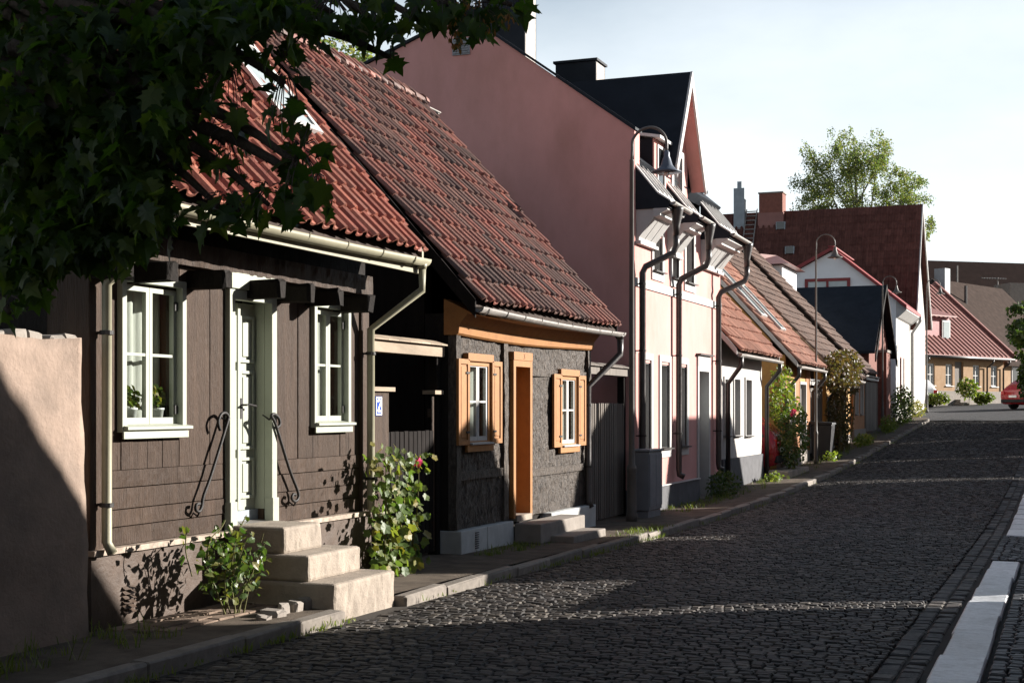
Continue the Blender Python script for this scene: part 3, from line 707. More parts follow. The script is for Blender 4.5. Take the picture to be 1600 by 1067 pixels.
part('sign_post', M['brown'], g1, lambda m: m.cbox(XG-.06, XG+.04, 12.98, ya-.02, 0, 1.825, .01))
# small enamel number plate
sn = thing('number_sign', 'small blue and white enamel number sign on the gate post', 'sign', (XG+.05, WY(592, XG+.05), 1.7))
sy = WY(592, XG+.05)
boxpart('plate', M['signblue'], sn, XG+.042, XG+.05, sy-.075, sy+.075, 1.575, 1.775)
part('border', M['signwhite'], sn, lambda m: m.ring(XG+.05, XG+.053, sy-.068, sy+.068, 1.582, 1.768, .012))
def digits(m, pts, wth, X, th=.003):
    for a, b in zip(pts, pts[1:]):
        d = Vector((b[0]-a[0], b[1]-a[1])); n_ = Vector((-d.y, d.x)).normalized()*wth/2
        q = [(a[0]+n_.x, a[1]+n_.y), (a[0]-n_.x, a[1]-n_.y), (b[0]-n_.x, b[1]-n_.y), (b[0]+n_.x, b[1]+n_.y)]
        m.prism(q, 'x', X, X+th); X += .0002
    return m
part('number', M['signwhite'], sn, lambda m: digits(m, [(sy-.035, 1.72), (sy-.01, 1.74), (sy+.025, 1.735), (sy+.035, 1.705), (sy-.03, 1.62), (sy+.045, 1.62)], .024, XG+.05))

# ================================================================== HOUSE 2: black tarred cottage with ochre shutters
def house2():
    y0, y1, Xb, Xr = 15.06, 20.04, -12.2, -9.42
    Xe, ze = -6.24, W(770, 482, -6.24).z; s = 1.12; zr = ze+(Xe-Xr)*s
    h = thing('tarred_cottage', 'black tarred cottage with ochre shutters, door and weathered tile roof', 'house', (-6.6, 17.5, 0))
    house_shell(h, y0, y1, F, Xb, Xr, zr, s, -.3, M['blackwood'])
    w1 = (WY(727, F), WY(757, F), W(740, 690, F).z, W(740, 568, F).z); w2 = (WY(872, F), WY(894, F), W(880, 694, F).z, W(880, 590, F).z)
    dr = (WY(797, F), WY(820, F), .25, W(805, 566, F).z)
    core = part('wall', M['tar'], h, lambda m: wallgrid(m, -6.95, F-.05, y0+.001, y1-.001, -.3, 2.75, [w1, w2, dr]))
    # rough tarred infill between timbers: real relief
    posts = [y0+.06, WY(722, F)-.0, WY(785, F), WY(830, F), WY(905, F), y1-.06]
    part('rough_infill', M['tarwall'], core, lambda m: wallgrid(m, F-.06, F+.012, y0+.01, y1-.01, .24, 2.62, [w1, w2, dr], .024, .03, 4))
    for py_ in (posts[0], posts[2], posts[5]):
        part('timber_post', M['tarwall'], core, lambda m: wallgrid(m, F-.05, F+.055, py_-.065, py_+.065, .25, 2.6, (), .012, .06, py_))
    for (a, b, zz) in ((y0+.13, posts[2]-.07, .86), (WY(824, F)+.03, y1-.13, .80), (WY(824, F)+.03, y1-.13, 2.13)):
        part('timber_rail', M['tarwall'], core, lambda m: wallgrid(m, F-.05, F+.04, a, b, zz-.05, zz+.05, (), .012, .06, zz))
    # plinth blocks
    for (a, b) in ((15.04, WY(762, F+.12)-.006), (WY(762, F+.12)+.006, WY(803, F+.12)), (WY(862, F+.12), 20.07)):
        pl = part('plinth_block', M['plinthgrey'], h, lambda m: wallgrid(m, -6.9, F+.12, a, b, -.35, .235, (), .006, .08, a), bevel=.012)
        if a < 15.1:
            yv = WY(742, F+.12)
            for k in range(8): part('vent_slat', M['dkplinth'], pl, lambda m: m.box(F+.124, F+.135, yv, yv+.10, .0+k*.026, .011+k*.026))
    # ochre cove under the eaves
    def cove(m):
        n = 16
        for i in range(n+1):
            y = y0-.02+(y1-y0+.04)*i/n; sg = .03*math.sin(i/n*math.pi*1.3)
            zb = 2.50-.02*i/n-sg
            for (x, z) in ((F+.06, zb), (F+.085, zb+.02), (F+.10, zb+.12), (F+.2, zb+.24), (Xe-.07, ze-.09), (F-.1, ze+.1), (F-.1, zb)): m.v.append(Vector((x, y, z)))
        k = 7
        for i in range(n):
            for j in range(k): m.f.append((i*k+j, (i+1)*k+j, (i+1)*k+(j+1) % k, i*k+(j+1) % k))
        m.f.append(tuple(range(k))); m.f.append(tuple(n*k+j for j in range(k-1, -1, -1)))
    part('cornice', M['orange'], h, cove)
    # windows with shutters
    for (a, b, c, d) in (w1, w2):
        w = part('window', M['orange'], h, lambda m: m.ring(F-.03, F+.05, a-.055, b+.055, c-.02, d+.02, .05, .03), bevel=.004)
        part('head_board', M['orange'], w, lambda m: m.box(F-.03, F+.085, a-.10, b+.10, d+.022, d+.115), bevel=.004)
        part('sill', M['white'], w, lambda m: m.prism([(F-.05, c+.012), (F+.11, c-.014), (F+.11, c-.03), (F-.05, c-.018)], 'y', a-.03, b+.05))
        part('apron', M['orange'], w, lambda m: m.box(F+.04, F+.08, a-.11, b+.11, c-.115, c-.034), bevel=.004)
        casement(w, F+.035, a-.002, b+.002, c+.012, d-.002, M['white'], 2, 2, .04, .024, M['glass'])
        m = MB(); n = 30
        m.add([(-6.70+.02*math.sin(i*1.3), a-.1+(b-a+.2)*i/n, z) for z in (c-.1, d+.1) for i in range(n+1)], [(i, i+1, n+2+i, n+1+i) for i in range(n)])
        m.build('curtain', M['curtain'], w, smooth=True)
        sw = (b-a)/2+.03
        for (ya_, yb_, sg) in ((a-.055-sw, a-.055, 1), (b+.055, b+.055+sw, -1)):
            sh = part('shutter', M['orange'], h, lambda m: m.ring(F+.05, F+.085, ya_, yb_, c-.03, d+.04, .06, .06).box(F+.052, F+.068, ya_+.06, yb_-.06, c+.03, d-.02), bevel=.003)
            part('shutter_panel', M['orange'], sh, lambda m: m.box(F+.068, F+.079, ya_+.085, yb_-.085, c+.06, d-.05), bevel=.004)
            for zz in (c+.12, d-.12):
                part('hinge', M['iron'], sh, lambda m: m.box(F+.086, F+.092, ya_ + (.02 if sg < 0 else sw-.12), ya_+(.12 if sg < 0 else sw-.02), zz-.012, zz+.012))
    # door
    a, b, c, d = dr
    fr = part('door_frame', M['orange'], h, lambda m: m.ring(F-.26, F+.08, a-.075, b+.075, c, d+.02, .08, 0), bevel=.004)
    hd = part('door_head', M['orange'], fr, lambda m: m.box(F-.05, F+.085, a-.075, b+.075, d+.022, d+.13), bevel=.004)
    ym = (a+b)/2+.02
    part('house_number', M['brownpaint'], fr, lambda m: digits(m, [(ym-.02, d+.105), (ym+.02, d+.105), (ym+.005, d+.08), (ym+.022, d+.062), (ym+.01, d+.045), (ym-.02, d+.045)], .008, F+.086))
    dd = part('door', M['brownpaint'], h, lambda m: m.box(F-.24, F-.20, a+.005, b-.005, c+.04, d-.005))
    for (za, zb) in ((.45, 1.0), (1.1, 2.0)):
        part('panel', M['brownpaint'], dd, lambda m: m.ring(F-.202, F-.18, a+.08, b-.08, za, zb, .03).box(F-.202, F-.188, a+.14, b-.14, za+.06, zb-.06))
    boxpart('threshold', M['concrete'], fr, F-.30, F+.10, a-.01, b+.01, c-.04, c+.035)
    # roof
    rf = roof_deck(h, 14.86, 20.28, Xe, ze, Xr, zr, None, -12.5, zr-3.08*s, M['tiledk'])
    tile_roof(rf, 14.88, 20.26, Xe+.03, ze, Xr, zr, M['tile2'], .205, .335, 300, .05, 8)
    ridge_tiles(rf, 14.86, 20.28, Xr, zr+.10, M['tile2'], .38, .13, .04)
    rake_board(rf, 14.83, 14.858, Xe+.02, ze, Xr, zr, M['blackwood'], .07, .14)
    rake_board(rf, 20.282, 20.31, Xe+.02, ze, Xr, zr, M['blackwood'], .07, .14)
    part('antenna_bar', M['zinc'], rf, lambda m: m.tube([(Xr, 20.25, zr+.05), (Xr+.05, 20.9, zr+.02)], .015, 6).box(Xr-.02, Xr+.02, 20.86, 20.92, zr, zr+.05))
    g = part('gutter', M['zinc'], h, lambda m: m.gutter((Xe+.06, 14.84, ze-.02), (Xe+.06, 20.42, ze-.04), .065, 8, .03), smooth=True)
    for k in range(10):
        yy = 15.0+k*.59
        part('gutter_bracket', M['zinc'], g, lambda m: m.tube(arc((Xe+.06, yy, ze-.035), .07, math.pi, 2*math.pi, 7, (1,0,0), (0,0,1)), .009, 5))
    yp = WY(918, -6.5)
    part('downpipe', M['darkpipe'], h, lambda m: (m.tube([(Xe+.06, 20.32, ze-.06), (Xe+.06, 20.32, ze-.14)], [.06,.05], 10), m.tube([(Xe+.06, 20.32, ze-.1), (Xe+.06, 20.32, ze-.36), (-6.52, yp+.08, ze-.85), (-6.52, yp+.08, .3), (-6.47, yp+.08, .2)], .05, 10)), smooth=True)
    for zz in (.8, 1.7): part('pipe_clip', M['iron'], h, lambda m: m.tube([(-6.52, yp+.08, zz-.015), (-6.52, yp+.08, zz+.015)], .058, 10).box(-6.62, -6.56, yp+.07, yp+.09, zz-.01, zz+.01))
house2()
st = thing('doorstep', 'two low grey concrete steps at the ochre cottage door', 'steps', (-6.2, 17.6, 0))
Xs = -6.05; ys_ = WY(803, F+.12)+.01
for (xa, a, b, za, zb) in ((-6.12, ys_, WY(862, F+.12)+.35, -.05, .20), (-5.80, ys_+.35, WY(862, F+.12)+.28, -.25, .03)):
    m = MB(); wallgrid(m, -6.48, xa, a, b, za, zb, (), .006, .06, za*20); m.build('step', M['concrete2'], st, bevel=.015)
zt = W(935, 630, XG).z
gate(20.32, 22.42, XG, W(935, 573, XG).z, 0, 'dark slatted gate under a pale grey lintel beside the pink house', M['blackwood'], M['greywood'], [(20.4, 22.36, zt, M['greywood'])], 'slatted_gate', pitch=.098, bw=.05, proud=.02)

# ================================================================== HOUSE 3: tall pink house
def pink_house():
    y0, y1 = 22.5, 28.72
    h = thing('pink_house', 'tall pink rendered house with big blank gable and dark metal roof', 'house', (-6.6, 25.6, 0))
    ap = WP(725, 24, y0); lf = WP(535, 121, y0); ef = W(993, 205, F)
    s = (ap.z-ef.z)/(F-ap.x); sb = (ap.z-lf.z)/(ap.x-lf.x); Xr, zr = ap.x, ap.z; Xb = -15.0
    gw = [(Xb, -.4), (F, -.4), (F, ef.z), (Xr, zr), (Xb, zr-(Xr-Xb)*sb)]
    def holed(m):   # big gable wall facing the passage, relief kept tiny
        m.prism(gw, 'y', y0, y0+.3)
    gwall = part('gable_wall', M['pink'], h, holed)
    part('gable_capping', M['navy'], gwall, lambda m: m.prism([(F+.03, ef.z+.005), (F+.03, ef.z+.05), (Xr, zr+.055), (Xb, zr-(Xr-Xb)*sb+.055), (Xb, zr-(Xr-Xb)*sb+.005), (Xr, zr+.005)], 'y', y0-.05, y0+.34))
    v = WP(722, 72, y0)
    vt = boxpart('gable_vent', M['bluegrey'], h, v.x-.17, v.x+.15, y0-.03, y0-.002, v.z-.16, v.z+.12)
    for k in range(6): boxpart('vent_slat', M['cabinet'], vt, v.x-.15, v.x+.13, y0-.05, y0-.031, v.z-.14+k*.042, v.z-.12+k*.042)
    # street front with openings
    def O(px0, px1, p0, p1): return (WY(px0, F), WY(px1, F), W((px0+px1)/2, p1, F).z, W((px0+px1)/2, p0, F).z)
    low = [(22.86, 23.46, .95, 2.42), (24.10, 24.66, .95, 2.42), (25.36, 25.92, .95, 2.42)]
    up = [(23.62, 24.18, 4.02, 4.62), (24.86, 25.32, 4.0, 4.75), (25.85, 26.45, 4.0, 5.05)]
    dr = (26.75, 27.72, .0, 2.45)
    front = part('wall', M['pink'], h, lambda m: wallgrid(m, -6.95, F, y0+.301, y1, .32, 5.0, low+up+[dr]))
    part('plinth', M['dkplinth'], h, lambda m: wallgrid(m, -6.9, F+.06, y0-.02, dr[0]-.01, -.5, .30, (), .004, .2, 2))
    part('plinth', M['dkplinth'], h, lambda m: wallgrid(m, -6.9, F+.06, dr[1]+.01, y1, -.5, .30, (), .004, .2, 2))
    boxpart('plinth_flashing', M['metal_lt'], h, F-.05, F+.085, y0-.02, dr[0]-.01, .303, .318)
    boxpart('white_band', M['white'], front, F+.002, F+.03, y0+.02, y1-.01, W(1050, 458, F).z-.06, W(1050, 458, F).z+.08)
    for i, (a, b, c, d) in enumerate(low+up):
        w = part('window', M['white'], h, lambda m: m.ring(F-.02, F+.025, a-.11, b+.11, c-.16, d+.16, .11, .16))
        part('reveal', M['white'], w, lambda m: m.ring(F-.22, F-.021, a-.004, b+.004, c-.004, d+.004, .018, .02))
        casement(w, F-.17, a+.014, b-.014, c+.016, d-.014, M['dkgreen'], 1 if i > 2 else 2, 3 if i < 3 else 2, .04, .02, M['dkglass'])
        part('sill', M['darkpipe'], w, lambda m: m.prism([(F-.17, c+.035), (F+.09, c-.0), (F+.09, c-.02), (F-.17, c-.003)], 'y', a-.06, b+.08))
    a, b, c, d = dr
    fr = part('door_frame', M['white'], h, lambda m: m.ring(F-.28, F+.03, a-.02, b+.02, c-.2, d+.02, .10, 0).box(F-.28, F+.035, a-.02, b+.02, d+.022, d+.22))
    part('door_canopy', M['darkpipe'], fr, lambda m: m.box(F, F+.1, a-.08, b+.1, d+.225, d+.255))
    dd = part('door', M['dkplinth'], h, lambda m: m.box(F-.26, F-.21, a+.085, b-.085, c-.1, d-.085))
    part('pane', M['paleglass'], dd, lambda m: m.box(F-.208, F-.2, a+.14, b-.14, 1.2, 2.2))
    boxpart('glazing_bar', M['white'], dd, F-.198, F-.185, (a+b)/2-.02, (a+b)/2+.02, 1.2, 2.2)
    boxpart('threshold', M['concrete2'], fr, F-.3, F+.1, a-.02, b+.02, -.25, -.07)
    # main roof: lower than the parapet gable
    rf = part('roof', M['navy'], h, lambda m: m.prism([(F+.02, ef.z-.45), (Xr, zr-.09), (Xb, zr-(Xr-Xb)*sb-.09), (Xb, zr-(Xr-Xb)*sb-.25), (Xr, zr-.25), (F-.1, ef.z-.6)], 'y', y0+.302, y1))
    part('far_gable', M['pink'], h, lambda m: m.prism([(Xb, -.4), (-6.96, -.4), (-6.96, ef.z-.62), (Xr, zr-.26), (Xb, zr-(Xr-Xb)*sb-.26)], 'y', y1-.25, y1-.003))
    # eave segments between the dormers: steep metal skirt with a white cove below
    Xe = -6.03
    for (a, b) in ((22.56, 23.66), (24.52, 25.36), (27.02, 28.68)):
        bx = part('eave_box', M['navy'], rf, lambda m: m.prism([(F+.001, 4.93), (Xe, 4.93), (Xe, 5.02), (-6.22, 5.16), (F+.001, 5.62)], 'y', a, b))  # dark colour stands in for the shade on the box ends
        part('eave_sheet', M['metal_lt'], bx, lambda m: m.prism([(Xe+.03, 5.024), (Xe+.03, 5.045), (-6.22, 5.195), (F+.003, 5.66), (F+.003, 5.625), (-6.22, 5.165)], 'y', a-.01, b+.01))  # same skirt in a pale colour for its sunlit top
        k = a+.1
        while k < b-.05:
            part('standing_seam', M['metal_lt'], bx, lambda m: m.prism([(-6.22, 5.196), (-6.22, 5.235), (F+.01, 5.70), (F+.01, 5.661)], 'y', k, k+.02)); k += .28
        cv = part('cove', M['white'], rf, lambda m: m.prism([(F+.002, 4.42), (F+.05, 4.42), (F+.055, 4.47), (-6.30, 4.78), (-6.30, 4.925), (F+.002, 4.925)], 'y', a+.03, b-.03))
        part('cove_moulding', M['white'], cv, lambda m: m.prism([(-6.298, 4.79), (-6.18, 4.81), (-6.18, 4.84), (Xe-.03, 4.90), (Xe-.03, 4.926), (-6.298, 4.926)], 'y', a+.0, b-.0))
        part('cove_foot', M['white'], cv, lambda m: m.box(F+.003, F+.09, a-.0, b, 4.36, 4.415))
        for q in range(1, max(2, int((b-a)/.28))):
            yy = a+(b-a)*q/max(2, int((b-a)/.28))
            part('cove_rib', M['metal_lt'], cv, lambda m: m.prism([(F+.056, 4.471), (F+.062, 4.467), (-6.296, 4.775), (-6.302, 4.785)], 'y', yy-.008, yy+.008))
        g = part('gutter', M['zinc'], rf, lambda m: m.gutter((Xe+.06, a, 5.02), (Xe+.06, b+.04, 5.0), .055, 7), smooth=True)
    # downpipes with hoppers
    for (yp, yh) in ((WY(1003, -6.5), 22.9), (WY(1060, -6.5), 25.2), (WY(1122, -6.5), 28.5)):
        part('downpipe', M['darkpipe'], h, lambda m: (m.tube([(Xe+.05, yh, 4.98), (Xe+.05, yh, 4.93), (Xe+.03, yh, 4.66), (Xe+.03, yh, 4.5)], [.105, .10, .062, .055], 12),
            m.tube([(Xe+.03, yh, 4.52), (Xe+.03, yh, 4.35), (Xe-.02, yh, 4.22), (-6.44, yp, 3.98), (-6.49, yp, 3.88), (-6.49, yp, .55), (-6.48, yp, .46), (-6.40, yp+.03, .42)], .055, 10)), smooth=True)
        for zz in (1.2, 2.6, 3.7): part('pipe_clip', M['iron'], h, lambda m: m.tube([(-6.49, yp, zz-.015), (-6.49, yp, zz+.015)], .064, 10).box(-6.6, -6.55, yp-.01, yp+.01, zz-.01, zz+.01))
    # small wall dormer
    def dormer(y0d, y1d, zt, label, zback):
        d = part('dormer', M['navy'], h, lambda m: m.prism([(y0d, 4.95), (y1d, 4.95), (y1d, zt), (y0d, zt)], 'x', F-2.2, F-.02))
        part('dormer_front', M['pink'], d, lambda m: m.box(F-.019, F+.005, y0d, y1d, 5.001, zt))
        part('dormer_roof', M['metal_lt'], d, lambda m: m.prism([(F+.14, zt-.02), (F+.14, zt+.03), (F-2.2, zt+.45), (F-2.2, zt+.4)], 'y', y0d-.1, y1d+.1))
        part('dormer_window', M['white'], d, lambda m: m.ring(F+.006, F+.03, y0d+.16, y1d-.16, 5.12, zt-.08, .05))
        part('pane', M['dkglass'], d, lambda m: m.box(F+.006, F+.012, y0d+.21, y1d-.21, 5.17, zt-.13))
    dormer(23.68, 24.5, W(1034, 224, F).z, '', 0)
    # tall street gable rising from the front
    gp = W(1078, 116, F+.25); yc = WY(1066, F); hw = .84; g_e = 6.25
    gl, gr = 24.42, 26.0; yc = (gl+gr)/2; zt = gp.z-.1
    gb = part('street_gable', M['pink'], h, lambda m: m.prism([(gl, 4.9), (gr, 4.9), (gr, g_e), (yc, zt), (gl, g_e)], 'x', F-.25, F+.004))
    k = (zt-g_e)/(gr-yc)
    for sg in (-1, 1):
        e_ = yc+sg*(gr-yc+.28); ez = zt-k*(gr-yc+.28)
        part('gable_roof', M['navy'], gb, lambda m: m.prism([(yc-sg*.001, zt+.02), (yc-sg*.001, zt+.14), (e_, ez+.12), (e_, ez+.0)], 'x', Xr, F+.26))
        part('verge_board', M['white'], gb, lambda m: m.prism([(yc+sg*.002, zt-.12), (yc+sg*.002, zt+.145), (e_, ez+.13), (e_, ez-.10)], 'x', F+.262, F+.30))
        part('verge_soffit', M['pink'], gb, lambda m: m.prism([(yc+sg*.003, zt-.03), (yc+sg*.003, zt+.015), (e_, ez-.005), (e_, ez-.05)], 'x', F+.006, F+.258))
    part('gable_body', M['navy'], gb, lambda m: m.prism([(gl+.01, 4.9), (gr-.01, 4.9), (gr-.01, g_e), (yc, zt), (gl+.01, g_e)], 'x', F-2.6, F-.252))
    w = part('window', M['white'], gb, lambda m: m.ring(F+.006, F+.035, yc-.42, yc+.42, 5.2, 6.35, .12, .14))
    part('pane', M['dkglass'], gb, lambda m: m.box(F+.006, F+.014, yc-.30, yc+.30, 5.34, 6.23))
    # second dormer beyond the gable
    d2 = part('dormer', M['navy'], h, lambda m: m.prism([(26.3, 4.95), (28.4, 4.95), (28.4, 6.0), (26.3, 6.0)], 'x', F-2.2, F-.35))
    part('dormer_roof', M['navy'], d2, lambda m: m.prism([(F-.2, 6.02), (F-.2, 6.08), (F-2.2, 6.6), (F-2.2, 6.54)], 'y', 26.25, 28.5))
    # chimneys
    for (p0, p1, yy, dp, top) in ((752, 820, 25.2, .62, -60), (868, 931, 26.9, .6, 95)):
        a_, b_ = WP(p0, 100, yy).x, WP(p1, 100, yy).x; ztop = WP(p1, top, yy).z
        ch = part('chimney', M['navy'], rf, lambda m: m.box(a_, b_, yy, yy+dp, 6.4, ztop))
        part('chimney_cap', M['navy'], ch, lambda m: m.box(a_-.04, b_+.04, yy-.04, yy+dp+.04, ztop+.003, ztop+.05))
        part('lit_chimney_face', M['zinc'], ch, lambda m: m.box(b_+.001, b_+.006, yy+.02, yy+dp-.05, 6.5, ztop-.02))  # sunlit side of the dark chimney, given as a paler colour
    # low dark wing behind
    wl = WP(500, 98, 25.0)
    part('rear_wing', M['navy'], h, lambda m: m.box(-16.5, Xb+.01, 23.0, 28.5, -.4, wl.z))
pink_house()
cb = thing('electric_cabinet', 'grey metal electric cabinet against the pink house', 'cabinet', (-6.4, 23.1, sz(23)))
yc = WY(1014, -6.20)
boxpart('body', M['cabinet'], cb, -6.52, -6.20, yc, yc+.78, sz(23)+.12, sz(23)+1.06, bevel=.01)
boxpart('plinth', M['cabinet'], cb, -6.51, -6.22, yc+.02, yc+.76, sz(23)-.05, sz(23)+.115)
boxpart('lid', M['cabinet'], cb, -6.53, -6.18, yc-.015, yc+.795, sz(23)+1.065, sz(23)+1.10, bevel=.008)
for a in (.02, .40): boxpart('door', M['cabinet'], cb, -6.198, -6.188, yc+a, yc+a+.36, sz(23)+.18, sz(23)+1.02, bevel=.003)

# ================================================================== street lamps
def lamp(base, ztop, reach, r, label, mat, headmat, sc=1.0, arcr=None, two=None):
    x, y, z = base; t = thing('street_lamp', label, 'street lamp', base, 'swan neck street lamps along the footway')
    part('pole', mat, t, lambda m: m.lathe(base, [(r*2.0, 0), (r*2.0, .10), (r*1.7, .14), (r*1.55, .75), (r*1.75, .78), (r*1.75, .84), (r*1.15, .88), (r, 1.2), (r*.72, (ztop-z)-reach*.9), (r*.85, (ztop-z)-reach*.88), (r*.6, (ztop-z)-reach*.85)], 12), smooth=True)
    a = reach/2
    pts = [Vector((x, y, ztop-reach*.9)), Vector((x+.01, y, ztop-reach*.55))] + arc((x+a, y, ztop-a), a, math.pi, 0, 12, (1,0,0), (0,0,1))[1:] + [Vector((x+reach, y, ztop-a-.12*sc))]
    part('swan_neck', mat, t, lambda m: m.tube(smoothpath(pts, 2), r*.5, 8), smooth=True)
    hb = (x+reach, y, ztop-a-.47*sc)
    hd = part('lamp_shade', headmat, t, lambda m: m.lathe(hb, [(.25*sc, .0), (.25*sc, .012), (.16*sc, .05*sc), (.10*sc, .12*sc), (.07*sc, .22*sc), (.05*sc, .27*sc), (.05*sc, .33*sc), (.025*sc, .37*sc)], 18), smooth=True)
    part('bulb', M['pot'], t, lambda m: m.lathe((hb[0], hb[1], hb[2]-.07*sc), [(.01, 0), (.04*sc, .02*sc), (.05*sc, .05*sc), (.045*sc, .068*sc)], 10), smooth=True)
    return t
p = W(987, 815, -6.28)
lamp((p.x, p.y, sz(p.y)), W(1015, 207, -6.1).z, 0.56, .046, 'tall swan neck street lamp in front of the pink gable', M['lampbrown'], M['lampgrey'], .92)
p = W(1275, 722, -6.2)
lamp((p.x, p.y, sz(p.y)), W(1290, 369, -6.0).z, .5, .031, 'slender swan neck street lamp beside the rose bush', M['lampbrown'], M['lampbrown'], .8)
p = W(1379, 640, -6.3)
lamp((p.x, p.y, sz(p.y)), W(1385, 430, -6.1).z, .5, .031, 'far swan neck street lamp before the white house', M['lampbrown'], M['lampbrown'], .75)
p = W(1448, 640, -6.0)
lamp((p.x, p.y, sz(p.y)), W(1458, 439, -5.8).z, .6, .038, 'farthest swan neck street lamp in front of the yellow house', M['lampbrown'], M['lampbrown'], .85)

# ================================================================== the row beyond
def ribbed_roof(roof, y0, y1, Xe, ze, Xr, zr, mat, w=.21, ex=.36, name='roof_tiles', seed=0):
    return tile_roof(roof, y0, y1, Xe, ze, Xr, zr, mat, w, ex, 0, .03, seed, restname=name)
def skylight(rf, Xe, ze, Xr, zr, ya, yb, t0, t1, fmat, gmat):
    dv = Vector((Xe-Xr, 0, ze-zr)).normalized(); nv = Vector((-dv.z, 0, dv.x)); e = Vector((Xe, 0, ze))
    P = lambda t, y, k: e-dv*t+nv*k+Vector((0, y, 0))
    def slab(m, ta, tb, a, b, ka, kb):
        m.add([P(ta,a,ka), P(tb,a,ka), P(tb,b,ka), P(ta,b,ka), P(ta,a,kb), P(tb,a,kb), P(tb,b,kb), P(ta,b,kb)], [(0,1,2,3),(7,6,5,4),(0,4,5,1),(1,5,6,2),(2,6,7,3),(3,7,4,0)])
    sk = part('skylight', fmat, rf, lambda m: (slab(m, t0, t1, ya, ya+.06, 0, .19), slab(m, t0, t1, yb-.06, yb, 0, .19), slab(m, t0, t0+.07, ya+.06, yb-.06, 0, .19), slab(m, t1-.07, t1, ya+.06, yb-.06, 0, .19)))
    part('pane', gmat, sk, lambda m: slab(m, t0+.07, t1-.07, ya+.06, yb-.06, .13, .16))
def row_house(name, label, y0, y1, ze, s, Xr, wallmat, tilemat, wins, door=None, plinth=None, framemat=None, planks=None, over=.35, rakemat=None, wy=.21, gablemat=None, gut=True, pipe=None, seed=0, Xb=None, ridge=True):
    zg = sz((y0+y1)/2); Xe = F+over; zr = ze+(Xe-Xr)*s; Xb = Xb or Xr*2-F
    h = thing(name, label, 'house', (F, (y0+y1)/2, zg))
    house_shell(h, y0, y1, F, Xb, Xr, zr, s, zg-.5, gablemat or wallmat)
    holes = list(wins)+([door] if door else [])
    top = ze+over*s-.1
    wall = part('wall', wallmat, h, lambda m: wallgrid(m, -6.96, F, y0+.001, y1-.001, zg-.5, top, holes))
    if planks:
        Y = y0
        while Y < y1-.03:
            b = min(Y+planks[1], y1)
            if not any(Y < d-.0 and b > c+.0 for c, d, _, _ in holes):
                part('plank', planks[0], wall, lambda m: m.cbox(F+.001, F+.022+rnd(0,.004), Y+.004, b-.004, zg+.25, top-.05, .004))
            Y = b
    if plinth: part('plinth', plinth[0], h, lambda m: m.box(F-.2, F+.04, y0-.01, y1+.01, zg-.5, zg+plinth[1]))
    fm = framemat or M['white']
    for (a, b, c, d) in wins:
        w = part('window', fm, h, lambda m: m.ring(F-.16, F+.03, a-.05, b+.05, c-.05, d+.05, .06, .05))
        casement(w, F-.14, a+.012, b-.012, c+.002, d-.012, fm, 2 if b-a > .7 else 1, 2, .045, .025, M['dkglass'])
        part('sill', M['darkpipe'], w, lambda m: m.prism([(F-.1, c+.02), (F+.08, c-.02), (F+.08, c-.035), (F-.1, c-.02)], 'y', a-.05, b+.05))
    if door:
        a, b, c, d = door
        fr = part('door_frame', fm, h, lambda m: m.ring(F-.16, F+.035, a-.06, b+.06, c, d+.06, .07, 0))
        dd = part('door', M['greywood'], h, lambda m: m.box(F-.15, F-.1, a+.012, b-.012, c, d-.012))
        part('panel', M['greywood'], dd, lambda m: m.box(F-.099, F-.085, a+.1, b-.1, c+.2, c+.8).box(F-.099, F-.085, a+.1, b-.1, c+.9, d-.12))
    rf = roof_deck(h, y0-.2, y1+.2, Xe, ze, Xr, zr, None, Xb-.3, zr-(Xr-Xb+.3)*s, tilemat)
    ribbed_roof(rf, y0-.2, y1+.2, Xe+.02, ze, Xr, zr, tilemat, wy, .36, seed=seed)
    if ridge: ridge_tiles(rf, y0-.2, y1+.2, Xr, zr+.07, tilemat, .4, .13, individual=False)
    rm = rakemat or M['white']
    rake_board(rf, y0-.235, y0-.202, Xe+.02, ze, Xr, zr, rm, .085, .05)
    rake_board(rf, y1+.202, y1+.235, Xe+.02, ze, Xr, zr, rm, .09, .12)
    if gut:
        part('gutter', M['zinc'], h, lambda m: m.gutter((Xe+.06, y0-.2, ze-.02), (Xe+.06, y1+.25, ze-.04), .065, 7), smooth=True)
    for yp, yg in (pipe or []):
        part('downpipe', M['darkpipe'], h, lambda m: m.tube([(Xe+.05, yg, ze-.06), (Xe+.05, yg, ze-.25), (-6.51, yp, ze-.62), (-6.51, yp, zg+.15)], .05, 8), smooth=True)
    return h, rf, (Xe, ze, Xr, zr)
Wn = lambda p0, p1, q0, q1: (WY(p0, F), WY(p1, F), W((p0+p1)/2, q1, F).z, W((p0+p1)/2, q0, F).z)
ze = W(1150, 551, F+.35).z
h, rf, q = row_house('white_cottage', 'white stuccoed cottage with three narrow windows beyond the pink house', 28.85, 33.0, ze, 1.12, -9.7, M['stucco'], M['tile3'],
    [Wn(1131, 1139, 592, 680), Wn(1146, 1155, 592, 680), Wn(1164, 1173, 593, 680)], None, (M['dkplinth'], .62), M['white'], pipe=[(29.05, 28.9), (33.15, 33.15)], seed=2)
skylight(rf, *q, 29.4, 30.3, 2.0, 3.6, M['white'], M['dkglass'])
ze = W(1240, 570, F+.35).z
h, rf, q = row_house('ochre_plank_cottage', 'ochre plank cottage with long roof lights behind the rose bush', 35.9, 39.6, ze, 1.10, -10.3, M['ochreboard'], M['tile3'],
    [Wn(1233, 1241, 600, 665)], (WY(1249, F), WY(1258, F), sz(38)+.1, W(1253, 600, F).z), (M['concrete2'], .35), M['white'], (M['redwood'], .14), pipe=[(35.75, 35.7), (39.7, 39.75)], seed=3, gablemat=M['ochreboard'])
skylight(rf, *q, 36.0, 36.75, 1.6, 4.1, M['white'], M['paleglass'])
